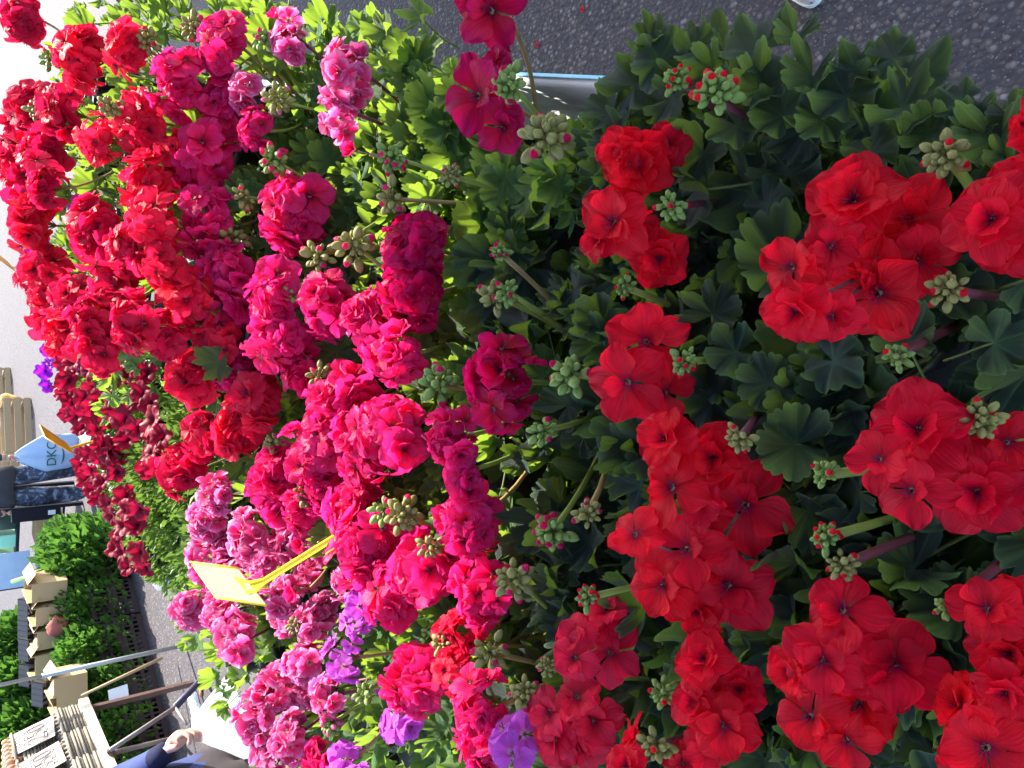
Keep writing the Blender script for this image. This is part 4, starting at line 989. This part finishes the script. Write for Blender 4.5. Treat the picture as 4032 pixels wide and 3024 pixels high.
# price cards leaning on the tall stacks
def card(x, txt, label):
    E_ = empty('price_card', EM @ Vector((x, 0.045, ZE + .172)), label, 'price card', 'price cards on the egg trays')
    mm = Matrix(((ed.x, el.x, 0, 0), (ed.y, el.y, 0, 0), (0, 0, 1, 0), (0, 0, 0, 1))) @ Matrix.Rotation(radians(-20), 4, 'X') @ Matrix.Rotation(radians(re_.uniform(-6, 6)), 4, 'Y')
    mb = MB(); mb.box((-.12, -.002, 0), (.12, .002, .245), 0, mm); obj('board', mb.mesh('board', [M['signcard']], False), E_)
    o = obj('figures', text_mesh(txt, 0.155, M['ink'], 0, 0.0016), E_, mm @ T((0, -.004, .10)) @ Matrix.Rotation(pi / 2, 4, 'X') @ Matrix.Diagonal((0.8, 1.25, 1, 1)))
    for zz in (.205, .222):
        mb = MB(); pts = [mm @ Vector((lerp(-.09, .09, i / 14), -.004, zz + .006 * sin(i * 2.3 + zz * 90))) for i in range(15)]
        mb.tube(pts, .0016, 4); obj('scribble', mb.mesh('scribble', [M['ink']]), E_)
card(Ln - 0.16, '250', 'cardboard price card reading 250 leaning on the egg trays by the cardboard boxes')
card(Ln - 0.48, '350', 'cardboard price card reading 350 leaning on the egg trays, middle of three')
card(Ln - 0.80, '650', 'cardboard price card reading 650 leaning on the egg trays, farthest from the cardboard boxes')

# ------------------------------------------------------------------ seedling stall
Q0, Q1 = at_z(520, 2270, 0), at_z(650, 2800, 0)
sd = Vector((Q0.x - Q1.x, Q0.y - Q1.y, 0)); SL = sd.length; sd.normalize(); sn = Vector((sd.y, -sd.x, 0))     # sn faces the flower table
SM = Matrix(((sd.x, -sn.x, 0, Q1.x), (sd.y, -sn.y, 0, Q1.y), (0, 0, 1, 0), (0, 0, 0, 1)))
CB = crate_mesh('brown_crate', 0.40, 0.34, 0.19, M['crate_brown'], 8)
SF = [fine_foliage(200 + i, 1300, 0.27, 0.25, 0.36, 0.075, M['seedling'], .75, .5) for i in range(3)]
TF = [fine_foliage(220 + i, 1900, 0.30, 0.28, 0.58, 0.11, M['seedling'], .1, .6) for i in range(3)]
for i in range(-3, 5):
    x = SL - 0.2 - i * 0.42 if i >= 0 else SL + 0.22 + (-i - 1) * 0.42
    if i < -2: continue
    for k in range(2):
        o = tag(obj('brown_crate', CB), 'dark brown slotted crate in the stacks under the seedlings', 'crate', 'dark brown crates under the seedlings')
        o.matrix_world = SM @ T((x, 0.18, 0.002 + k * 0.192)) 
    E_ = empty('seedling_tray', SM @ Vector((x, .18, .30)), 'low leafy green seedling tray on dark brown crates', 'seedlings', 'seedling trays on the brown crates')
    mb = MB(); mb.box((-.17, -.15, 0), (.17, .15, .05), 0, SM.to_3x3().to_4x4()); obj('cell_tray', mb.mesh('cell_tray', [M['pot']], False), E_)
    f = obj('foliage', SF[i % 3], E_, T((0, 0, .03)) @ Matrix.Rotation(i * 1.1, 4, 'Z')); f['kind'] = 'stuff'
# bench behind with cardboard boxes and cell trays, tall seedlings at its back
bn = empty('seedling_bench', SM @ Vector((SL / 2, .62, 0)), 'dark wooden bench holding cardboard boxes behind the low seedlings', 'bench'); tl = T(-bn.location) @ SM
mb = MB(); mb.box((-0.7, 0.40, 0.50), (SL + .35, 1.5, 0.54), 0, tl); obj('top', mb.mesh('top', [M['wood_dark']], False), bn)
for a in (-0.6, SL * .5, SL + .25):
    for b in (0.45, 1.45):
        mb = MB(); mb.box((a - .03, b - .03, 0), (a + .03, b + .03, .50), 0, tl); obj('leg', mb.mesh('leg', [M['wood_dark']], False), bn)
def cbox(px, py, W, L, H, z0, label, rot=0.0):
    p = at_d(px, py, 6.7 if py < 2650 else 6.0)
    E_ = empty('cardboard_box', (p.x, p.y, z0), label, 'box', 'cardboard boxes on the seedling bench'); R_ = Matrix.Rotation(rot, 4, 'Z'); w = .006
    for nm, lo, hi in (('base', (-W / 2, -L / 2, 0), (W / 2, L / 2, w)), ('side', (W / 2 - w, -L / 2 + w, w), (W / 2, L / 2 - w, H)), ('side', (-W / 2, -L / 2 + w, w), (-W / 2 + w, L / 2 - w, H)), ('side', (-W / 2, -L / 2, w), (W / 2, -L / 2 + w, H * .9)), ('side', (-W / 2, L / 2 - w, w), (W / 2, L / 2, H * .95))):
        mb = MB(); mb.box(lo, hi, 0, R_); obj(nm, mb.mesh(nm, [M['card']], False), E_)
    for sgn in (1, -1):
        mb = MB(); mb.box((0, -L / 2 + .01, -.002), (W * .6, L / 2 - .01, .002), 0, R_ @ T((sgn * W / 2, 0, H)) @ Matrix.Rotation(radians(35 if sgn > 0 else 160), 4, 'Y')); obj('flap', mb.mesh('flap', [M['card']], False), E_)
for k, (px, py, W, L, H, d_) in enumerate(((190, 2300, .17, .36, .30, 'nearest the rack of green boxes'), (205, 2395, .16, .36, .27, 'beside red net bag'), (215, 2490, .16, .34, .26, 'between two black cell trays'), (225, 2590, .20, .36, .28, 'beside the pole'), (255, 2680, .15, .34, .26, 'behind the steel pole'), (280, 2745, .14, .3, .24, 'next to the egg trays'))):
    cbox(px, py, W, L, H, 0.54, 'open tan cardboard box %s on the seedling bench' % d_, radians(-8 + 3 * k))
def cell(px, py, label):
    p = at_d(px, py, 6.75 if py < 2650 else 6.1); mb = MB()
    for i in range(5): mb.box((-.1 + i * .048, -.15, 0), (-.1 + i * .048 + .006, .15, .13))
    for j in range(7): mb.box((-.1, -.15 + j * .049, .001), (.098, -.15 + j * .049 + .006, .128))
    o = tag(obj('cell_tray', mb.mesh('cell_tray', [M['pot']], False)), label, 'cell tray', 'black cell trays between the boxes'); o.matrix_world = T((p.x, p.y, .68)) @ Matrix.Rotation(radians(-60), 4, 'X')
for (px, py) in ((130, 2395), (130, 2475), (160, 2545), (175, 2640), (200, 2720)): cell(px, py, 'black cell tray standing between cardboard boxes')
for i in range(7):
    q = SM @ Vector((lerp(-1.1, SL + .3, i / 6), 1.22, 0.54))
    E_ = empty('seedling_tray', q, 'tall green seedlings in a tray behind the cardboard boxes', 'seedlings', 'tall seedling trays on the bench')
    mb = MB(); mb.box((-.22, -.16, 0.001), (.22, .16, .07), 0, SM.to_3x3().to_4x4()); obj('cell_tray', mb.mesh('cell_tray', [M['pot']], False), E_)
    f = obj('foliage', TF[i % 3], E_, T((0, 0, .04)) @ Matrix.Rotation(i * 1.7, 4, 'Z')); f['kind'] = 'stuff'
for i in range(4):
    q = SM @ Vector((lerp(-1.3, .5, i / 3), 1.62, 0.0))
    E_ = empty('seedling_tray', q, 'tall seedling clump standing on the ground behind the bench', 'seedlings', 'seedlings behind the bench')
    mb = MB(); mb.box((-.22, -.18, 0.0), (.22, .18, .30), 0, SM.to_3x3().to_4x4()); obj('cell_tray', mb.mesh('cell_tray', [M['pot']], False), E_)
    f = obj('foliage', TF[i % 3], E_, T((0, 0, .27)) @ Matrix.Diagonal((1.2, 1.1, 1.7, 1))); f['kind'] = 'stuff'
# bushy plant at the stall's far corner
p = at_z(430, 2200, 0.12)
E_ = empty('seedling_tray', (p.x, p.y, 0), 'bushy dark green seedling crate at the stall corner beside the rack', 'seedlings')
o = obj('crate', CB, E_, T((0, 0, .002))); f = obj('foliage', SF[0], E_, T((0, 0, .13)) @ Matrix.Diagonal((1.4, 1.4, 1.6, 1))); f['kind'] = 'stuff'
# red net bag, cyan bottle, stick, foam scrap, dry leaf, white tag
def lump(name, pos, dims, mat, seed, label, cat, rot=0):
    r_ = random.Random(seed); mb = MB(); n, m = 14, 9; prev = None; ph = [r_.uniform(0, 6.28) for _ in range(6)]
    for i in range(m + 1):
        th = pi * i / m; row = []
        for j in range(n):
            a = 2 * pi * j / n; w = 1 + .14 * sin(3 * a + ph[0] + 2 * th) + .10 * sin(5 * th + ph[1] + a) + .06 * sin(7 * a + ph[2])
            row.append(mb.add((dims[0] * sin(th) * cos(a) * w, dims[1] * sin(th) * sin(a) * w, dims[2] * (1 - cos(th)) * (.9 + .1 * w))))
        if prev:
            for j in range(n): mb.face((prev[j], prev[(j + 1) % n], row[(j + 1) % n], row[j]))
        prev = row
    o = tag(obj(name, mb.mesh(name, [mat])), label, cat); o.matrix_world = T(pos) @ Matrix.Rotation(rot, 4, 'Z'); return o
p = at_d(245, 2465, 6.5); lump('net_bag', (p.x, p.y, .54), (.09, .08, .09), M['terracotta'], 5, 'lumpy red net bag between cardboard boxes', 'bag')
st = empty('wood_stick', at_d(640, 2590, 5.9), 'thin brown wooden stick leaning against the seedling crates', 'stick'); iT = T(-st.location)
mb = MB(); mb.tube([iT @ at_d(640, 2590, 5.9), iT @ at_d(320, 2740, 5.6)], [.014, .011], 6); obj('shaft', mb.mesh('shaft', [M['wood']]), st)
rr = random.Random(8); mb = MB(); a_, b_, c_, d_ = [at_z(x, y, 0.012) for x, y in ((735, 2725), (765, 2720), (805, 2845), (770, 2865))]
ids = []
for i in range(15):
    row = []
    for j in range(5):
        u, v = i / 14, j / 4; q = (a_ * (1 - v) + b_ * v) * (1 - u) + (d_ * (1 - v) + c_ * v) * u
        row.append(mb.add((q.x + rr.uniform(-.012, .012), q.y + rr.uniform(-.012, .012), 0.012 + rr.uniform(0, .02))))
    ids.append(row)
for i in range(14):
    for j in range(4): mb.face((ids[i][j], ids[i + 1][j], ids[i + 1][j + 1], ids[i][j + 1]))
lo = [[mb.add((mb.v[k][0], mb.v[k][1], .003)) for k in r] for r in ids]
for i in range(14):
    mb.face((ids[i][0], lo[i][0], lo[i + 1][0], ids[i + 1][0])); mb.face((ids[i][4], ids[i + 1][4], lo[i + 1][4], lo[i][4]))
for j in range(4):
    mb.face((ids[0][j], ids[0][j + 1], lo[0][j + 1], lo[0][j])); mb.face((ids[14][j], lo[14][j], lo[14][j + 1], ids[14][j + 1]))
tag(obj('foam_scrap', mb.mesh('foam_scrap', [M['foam']], False)), 'torn white foam piece lying flat on the asphalt under the egg table', 'foam scrap')
p = at_z(796, 2722, 0); lump('dry_leaf', (p.x, p.y, 0.0), (.035, .025, .010), M['leaf_dry'], 3, 'small curled brown dry leaf on the asphalt', 'dry leaf')
p = at_z(505, 2720, .42); mb = MB(); mb.box((-.05, -.003, 0), (.05, .003, .13), 0, Matrix.Rotation(.6, 4, 'Z') @ Matrix.Rotation(-.4, 4, 'X')); o = tag(obj('white_label', mb.mesh('white_label', [M['white_plastic']], False)), 'small white plastic label stuck in the low seedlings', 'label'); o.location = p

# ------------------------------------------------------------------ dark rack with boxes beyond the camouflaged person
RX = at_z(330, 2110, 0); rk = empty('storage_rack', RX + Vector((0, .5, 0)), 'low black metal rack loaded with green and blue boxes', 'rack'); Rr = Matrix.Rotation(radians(-18), 4, 'Z')
W_, D_, H_ = 1.0, 0.6, 1.05
for a in (-W_ / 2, W_ / 2):
    for b in (-D_ / 2, D_ / 2):
        mb = MB(); mb.box((a - .02, b - .02, 0), (a + .02, b + .02, H_), 0, Rr); obj('post', mb.mesh('post', [M['black']], False), rk)
for z in (.18, .62, 1.0):
    mb = MB(); mb.box((-W_ / 2 + .021, -D_ / 2, z), (W_ / 2 - .021, D_ / 2, z + .025), 0, Rr); obj('shelf', mb.mesh('shelf', [M['black']], False), rk)
def rbox(x, y, z, w, d, h, mat, name, label, cat):
    mb = MB(); mb.box((-w / 2, -d / 2, 0), (w / 2, d / 2, h)); mb.box((-w / 2 - .004, -d / 2 - .004, h * .8), (w / 2 + .004, d / 2 + .004, h * .86)); mb.box((-w / 2 + .01, -d / 2 + .01, h), (w / 2 - .01, d / 2 - .01, h + .012))
    o = tag(obj(name, mb.mesh(name, [mat], False)), label, cat); o.matrix_world = T(rk.location) @ Rr @ T((x, y, z))
rbox(.15, -.1, .205, .34, .3, .24, M['card'], 'carton', 'plain brown carton on the bottom shelf of the black rack', 'carton')
rbox(-.25, -.1, .205, .30, .3, .20, M['bluebox'], 'printed_box', 'blue printed box on the bottom shelf of the black rack', 'box')
rbox(-.28, -.1, .645, .24, .26, .22, M['green_box'], 'green_box', 'green box on the middle shelf of the black rack', 'box')
rbox(.05, -.1, .645, .16, .2, .14, M['mint'], 'mint_box', 'mint green pack on the middle shelf of the black rack', 'box')
rbox(.30, -.1, .645, .2, .2, .26, M['darkgreen'], 'dark_carton', 'very dark green carton on the middle shelf of the black rack', 'carton')
mb = MB(); mb.lathe([(0, 0), (.05, 0), (.055, .01), (.055, .14), (.04, .16), (.042, .18), (0, .18)], 14); o = tag(obj('jar', mb.mesh('jar', [M['white_plastic']])), 'white jar at the outer end of the black rack', 'jar'); o.matrix_world = T(rk.location) @ Rr @ T((-.44, -.16, .645))
p = at_d(15, 2250, 8.2); mb = MB(); mb.box((-.2, -.004, 0), (.2, .004, .55)); o = tag(obj('poster', mb.mesh('poster', [M['poster']], False)), 'pale blue printed poster board behind the black rack post', 'poster'); o.location = (p.x, p.y, .55)
mb = MB(); a_ = at_d(50, 2290, 7.4); b_ = at_d(165, 2275, 7.3); mb.tube([a_, a_.lerp(b_, .5) + Vector((.02, 0, .03)), b_, b_ - Vector((0, 0, .2))], .02, 8); tag(obj('garden_hose', mb.mesh('garden_hose', [M['lime']])), 'lime green hose lying behind the first cardboard box', 'hose')

# ------------------------------------------------------------------ wooden crates on the sunlit ground
def wcrate(px, py, rot, label, L=.52, W=.34, H=.30):
    p = at_z(px, py, 0); E_ = empty('wooden_crate', (p.x, p.y, 0), label, 'crate', 'slatted wooden crates on the ground'); R_ = Matrix.Rotation(rot, 4, 'Z')
    for a in (-L / 2, L / 2 - .03):
        for b in (-W / 2, W / 2 - .03):
            mb = MB(); mb.box((a, b, 0), (a + .03, b + .03, H), 0, R_); obj('corner_post', mb.mesh('corner_post', [M['wood']], False), E_)
    for k in range(3):
        z = .01 + k * H * .34
        for lo, hi in (((-L / 2, -W / 2 - .012, z), (L / 2, -W / 2 - .001, z + H * .24)), ((-L / 2, W / 2 + .001, z), (L / 2, W / 2 + .012, z + H * .24)), ((-L / 2 - .012, -W / 2, z), (-L / 2 - .001, W / 2, z + H * .24)), ((L / 2 + .001, -W / 2, z), (L / 2 + .012, W / 2, z + H * .24))):
            mb = MB(); mb.box(lo, hi, 0, R_); obj('slat', mb.mesh('slat', [M['wood']], False), E_)
    for k in range(5):
        mb = MB(); mb.box((-L / 2 + .035, -W / 2 + .035 + k * .056, .012), (L / 2 - .035, -W / 2 + .075 + k * .056, .02), 0, R_); obj('floor_slat', mb.mesh('floor_slat', [M['wood_dark']], False), E_)
wcrate(120, 1690, radians(20), 'slatted wooden crate beside the person with the blue bag', .9, .5, .40)
wcrate(40, 1545, radians(24), 'slatted wooden crate beyond the orange bundle', .8, .5, .38)
wcrate(60, 1790, radians(24), 'slatted wooden crate behind the blue carrier bag', .9, .5, .40)
p = at_z(92, 1590, 0); lump('orange_bundle', (p.x, p.y, 0), (.17, .15, .20), M['orangebag'], 12, 'lumpy orange bundle on the ground between wooden crates', 'bundle')

# ------------------------------------------------------------------ people
def skin_body(name, V, Ed, mats, assign, root=0, sub=2):
    me = bpy.data.meshes.new(name); me.from_pydata([v[:3] for v in V], Ed, []); o = bpy.data.objects.new(name, me); COL.objects.link(o)
    md = o.modifiers.new('s', 'SKIN'); md.use_smooth_shade = True; md.branch_smoothing = 0.6
    sv = me.skin_vertices[0].data if me.skin_vertices else None
    if sv is None:
        bm = bmesh.new(); bm.from_mesh(me); bm.verts.layers.skin.verify(); bm.to_mesh(me); bm.free(); sv = me.skin_vertices[0].data
    for i, v in enumerate(V): sv[i].radius = (v[3], v[4] if len(v) > 4 else v[3]); sv[i].use_root = (i == root)
    ss = o.modifiers.new('u', 'SUBSURF'); ss.levels = sub; ss.render_levels = sub
    dg = bpy.context.evaluated_depsgraph_get(); dg.update()
    m2 = bpy.data.meshes.new_from_object(o.evaluated_get(dg)); bpy.data.objects.remove(o); bpy.data.meshes.remove(me)
    m2.name = name; m2.materials.clear()
    for m in mats: m2.materials.append(m)
    for f in m2.polygons: f.material_index = assign(f.center); f.use_smooth = True
    return m2
def head_mesh(hairz=.62):
    mb = MB(); n, m = 20, 14; prev = None
    for i in range(m + 1):
        th = pi * i / m; z = -cos(th) * .115; row = []
        for j in range(n):
            a = 2 * pi * j / n; r = sin(th); jaw = .82 + .18 * min(1, max(0, (z + .10) / .10))
            x, y = r * .078 * cos(a) * jaw, r * .095 * sin(a) * jaw
            f = max(0, -sin(a))
            if f > .8 and -.035 < z < .02: y -= .016 * (f - .8) / .2 * (1 - abs(z + .012) / .035)      # nose
            if f > .6 and abs(z - .022) < .014: y += .006                                            # eye sockets
            if f > .75 and abs(z + .058) < .008: y += .004                                           # mouth line
            row.append(mb.add((x, y, z)))
        if prev:
            for j in range(n):
                a = 2 * pi * (j + .5) / n; back = sin(a) > -.35
                mb.face((prev[j], prev[(j + 1) % n], row[(j + 1) % n], row[j]), 1 if (z > .06 or (back and z > -.03)) else 0)
        prev = row
    return mb.mesh('head', [M['skin'], M['hair']])
# the person in camouflage trousers, about 8.5 m away
pf = at_z(345, 1895, 0.02); ORI = Vector((pf.x, pf.y, 0))
pe = empty('person', ORI, 'person in grey camouflage trousers and charcoal jacket carrying a pale blue bag', 'person')
V = [(0, 0, .93, .15, .12), (0, 0, 1.10, .16, .12), (0, 0, 1.32, .18, .12), (0, 0, 1.46, .10, .09), (0, 0, 1.54, .055), (0, 0, 1.60, .055),
     (-.10, 0, .86, .125), (-.125, -.02, .50, .115), (-.13, .02, .10, .095), (-.12, -.10, .045, .045),
     (.10, 0, .86, .125), (.14, -.03, .50, .115), (.16, -.01, .10, .095), (.15, -.13, .045, .045),
     (-.20, 0, 1.40, .07), (-.26, .0, 1.12, .055), (-.27, -.05, .86, .045), (-.27, -.06, .80, .035),
     (.20, 0, 1.40, .07), (.29, .0, 1.12, .055), (.33, -.06, .88, .042), (.335, -.07, .80, .036)]
Ed = [(0, 1), (1, 2), (2, 3), (3, 4), (4, 5), (0, 6), (6, 7), (7, 8), (8, 9), (0, 10), (10, 11), (11, 12), (12, 13), (2, 14), (14, 15), (15, 16), (16, 17), (2, 18), (18, 19), (19, 20), (20, 21)]
def asg(c):
    if c.z < .075: return 2
    if c.z < .80 and abs(c.x) < .24: return 0
    if abs(c.x) > .22 and c.z < .845: return 3
    if c.z > 1.5: return 3
    return 1
obj('body', skin_body('body', V, Ed, [M['camo'], M['jacket'], M['shoe'], M['skin']], asg), pe)
mb = MB()
prev = None
for k, (z, rx, ry) in enumerate(((1.02, .215, .165), (.86, .225, .18), (.74, .235, .19), (.735, .225, .18))):
    row = [mb.add(((rx + .006 * sin(5 * a_)) * cos(a_), (ry + .008 * sin(4 * a_)) * sin(a_), z + .012 * sin(3 * a_))) for a_ in [2 * pi * j / 24 for j in range(24)]]
    if prev:
        for j in range(24): mb.face((prev[j], prev[(j + 1) % 24], row[(j + 1) % 24], row[j]))
    prev = row
obj('jacket_hem', mb.mesh('jacket_hem', [M['jacket']]), pe)
obj('head', head_mesh(), pe, T((0, 0, 1.72)))
def hand_mesh(side=1, curl=1.0):
    """left-hand side = +1: wrist at the origin, fingers along -Z, palm facing -X*side"""
    V = [(0, 0, 0, .026, .022), (0, -.004, -.035, .034, .019), (0, -.004, -.075, .038, .017)]; Ed = [(0, 1), (1, 2)]
    for k, (dy, L) in enumerate(((-.028, .072), (-.009, .080), (.010, .074), (.027, .060))):
        b = len(V); x = 0; z = -.080
        V += [(0, dy, z + .006, .0095), (-.006 * side, dy, z - L * .38, .0088), (-.030 * side * curl, dy * .95, z - L * .58, .0080), (-.046 * side * curl, dy * .92, z - L * .32, .0068)]
        Ed += [(2, b), (b, b + 1), (b + 1, b + 2), (b + 2, b + 3)]
    b = len(V); V += [(-.008 * side, -.034, -.030, .0125), (-.022 * side, -.050, -.058, .0105), (-.034 * side, -.044, -.082, .0085)]; Ed += [(1, b), (b, b + 1), (b + 1, b + 2)]
    return skin_body('hand', V, Ed, [M['skin']], lambda c: 0, 1, 2)
HAND = hand_mesh()
obj('hand', HAND, pe, T((.335, -.07, .80)) @ Matrix.Rotation(.15, 4, 'Y')); obj('hand', HAND, pe, T((-.27, -.06, .80)))
# carrier bags
def bag(name, top, H, Wd, Dp, mats, label, cat, seed, tilt=(0, 0), squash=.12, zone=None):
    E_ = empty(name, top, label, cat); r_ = random.Random(seed); mb = MB(); n, m = 40, 18; prev = None; ph = [r_.uniform(0, 6.28) for _ in range(5)]
    for i in range(m + 1):
        t = i / m; z = -H * t
        w = squash + (1 - squash) * min(1, t * 2.1) ** .8; w *= 1 - .16 * max(0, t - .85) / .15
        row = []
        for j in range(n):
            a = 2 * pi * j / n; f = 1 + (.16 * (1 - t) + .04) * sin(6 * a + ph[0]) + .05 * sin(11 * a + ph[1] + 4 * t) + .03 * sin(3 * a + 9 * t + ph[2])
            row.append(mb.add((Wd / 2 * w * cos(a) * f + tilt[0] * t, Dp / 2 * w * sin(a) * f + tilt[1] * t, z + .01 * sin(4 * a + ph[3]) * t)))
        if prev:
            for j in range(n): mb.face((prev[j], row[j], row[(j + 1) % n], prev[(j + 1) % n]), zone(t, 2 * pi * (j + .5) / n) if zone else 0)
        prev = row
    mb.face(prev[::-1]); obj('film', mb.mesh('film', mats), E_); return E_
top = ORI + Vector((.335, -.08, .73))
bg_ = bag('carrier_bag', top, .60, .40, .20, [M['bagblue'], M['bagteal'], M['baggreen']], 'pale blue and white carrier bag lettered DKC held by the camouflaged person', 'bag', 5, (.04, -.02), .15, lambda t_, a_: 1 if (.35 < t_ < .6 and abs(a_ - .35) < .35) else (2 if 2.7 < a_ < 3.5 and t_ < .6 else 0))
tm = text_mesh('DKC', .13, M['print_green'], .004)
obj('lettering', tm, bg_, T((.02, -.122, -.33)) @ Matrix.Rotation(pi / 2 , 4, 'X'))
mb = MB(); mb.tube([(-.10 + .2 * i / 8, -.124, -.42 - .02 * sin(pi * i / 8)) for i in range(9)], [.002, .006, .008, .009, .009, .008, .007, .005, .002], 6); obj('swoosh', mb.mesh('swoosh', [M['print_green']]), bg_)
mb = MB(); mb.box((-.07, -.05, -.45), (.07, .05, 0)); mb.box((-.02, -.054, -.40), (.03, -.0505, -.33)); mb.m[6:] = [1] * 6
E_ = empty('black_bag', ORI + Vector((-.30, -.10, .76)), 'slim black bag with white label hanging from the camouflaged person', 'bag'); obj('body', mb.mesh('body', [M['black'], M['white_plastic']], False), E_)

# the person with the white bag, standing at the left of the flower table
wr = at_d(668, 2945, 2.60); kn = at_d(735, 2885, 2.58)
H0 = wr + (kn - wr) * 1.25
PB = Vector((wr.x - 0.20, wr.y - 0.02, 0))
pb = empty('person', PB, 'person in navy sweater and dark trousers holding a white plastic bag', 'person'); lw_ = wr - PB
V = [(0, 0, .90, .13, .17), (0, 0, 1.08, .12, .17), (0, 0, 1.28, .12, .18), (0, 0, 1.42, .085, .10), (.01, 0, 1.50, .055), (.01, 0, 1.56, .055),
     (.02, .10, .82, .115), (.06, .11, .48, .085), (.02, .12, .09, .06), (.13, .12, .045, .045),
     (.02, -.10, .82, .115), (.05, -.11, .48, .085), (.01, -.12, .09, .06), (.12, -.12, .045, .045),
     (0, .20, 1.36, .07), (.03, .25, 1.10, .058), (lw_.x * .55, lerp(.25, lw_.y, .55), lerp(1.10, lw_.z, .55), .052), (lw_.x, lw_.y, lw_.z, .036),
     (0, -.20, 1.36, .07), (.02, -.26, 1.10, .056), (.12, -.26, .90, .045), (.16, -.26, .84, .032)]
def asg2(c):
    if c.z < .07: return 2
    d = (c - lw_).length
    if d < .10: return 3
    if c.z > 1.47: return 4
    if c.z < .88 and c.y > -.235: return 0
    if c.z < .88: return 4 if c.z < .86 else 1
    return 1
obj('body', skin_body('body', V, Ed, [M['trousers'], M['navy_sweat'], M['shoe'], M['navy_cuff'], M['skin']], asg2), pb)
obj('head', head_mesh(), pb, T((.02, 0, 1.68)) @ Matrix.Rotation(pi / 2, 4, 'Z'))
hd = (kn - wr).normalized(); hz = -hd
hy = Vector((0, 0, 1)).cross(hz); hy = (Vector((0.35, -.55, .75)) - hz * hz.dot(Vector((0.35, -.55, .75)))).normalized()    # thumb side is -Y
hx = (-hy).cross(hz).normalized(); hyv = hz.cross(hx)
HMX = Matrix(((hx.x, hyv.x, hz.x, lw_.x), (hx.y, hyv.y, hz.y, lw_.y), (hx.z, hyv.z, hz.z, lw_.z), (0, 0, 0, 1)))
obj('hand', HAND, pb, HMX @ Matrix.Diagonal((1.12, 1.12, 1.12, 1)))
bag('plastic_bag', H0 + Vector((0.0, 0, -.005)), .50, .42, .26, [M['bagwhite']], 'bright white plastic carrier bag hanging from the hand at the flower table', 'bag', 9, (.05, 0), .09)

# white shoe on the lane and a few bits of grit
p = at_z(3215, 24, 0)
sh = empty('shoe', (p.x, p.y, 0), 'off-white shoe toe on the shaded lane', 'shoe'); mb = MB()
def shoe_ring(t): 
    w = .048 * (1 - (abs(t - .35) / .75) ** 2.2) * sqrt(min(1, t * 5 + .004)); return max(.003, w)
prev = None
for i in range(25):
    t_ = (i / 24) ** 1.5; y = t_ * .27; w = shoe_ring(t_); h = .05 + .05 * max(0, t_ - .45) * 2
    h *= min(1, (t_ + .06) * 6); row = [mb.add((w * cos(a_), y, .012 + h * max(0, sin(a_)))) for a_ in [pi * j / 8 for j in range(9)]]
    if prev:
        for j in range(8): mb.face((prev[j], prev[j + 1], row[j + 1], row[j]))
    prev = row
Rz = Matrix.Rotation(radians(-75), 4, 'Z')
obj('upper', mb.mesh('upper', [M['whiteshoe']]), sh, Rz)
mb = MB(); prof = [(shoe_ring((i / 24) ** 1.5) + .004, (i / 24) ** 1.5 * .27) for i in range(25)]; out = [(w, y) for w, y in prof] + [(-w, y) for w, y in prof[::-1]]
a_ = [mb.add((x, y, 0.001)) for x, y in out]; b_ = [mb.add((x, y, .018)) for x, y in out]; n = len(out)
for j in range(n): mb.face((a_[j], a_[(j + 1) % n], b_[(j + 1) % n], b_[j]))
mb.face(b_); mb.face(a_[::-1]); obj('sole', mb.mesh('sole', [M['white_plastic']], False), sh, Rz)

# a few dropped petals on the shaded lane
rq = random.Random(31)
for i, (x, y) in enumerate(((2302, 45), (2125, 182))):
    mb = MB(); petal(mb, 0, 0.1, 0.026, 0.02, rq, 0, .5, .2, .08, 0.0)
    o = tag(obj('fallen_petal', mb.mesh('fallen_petal', [VAR['scarlet']])), 'small dropped red petal on the shaded asphalt lane', 'petal', 'dropped petals on the lane')
    p = at_z(x, y, 0.004); o.matrix_world = T(p) @ Matrix.Rotation(rq.uniform(0, 6), 4, 'Z')
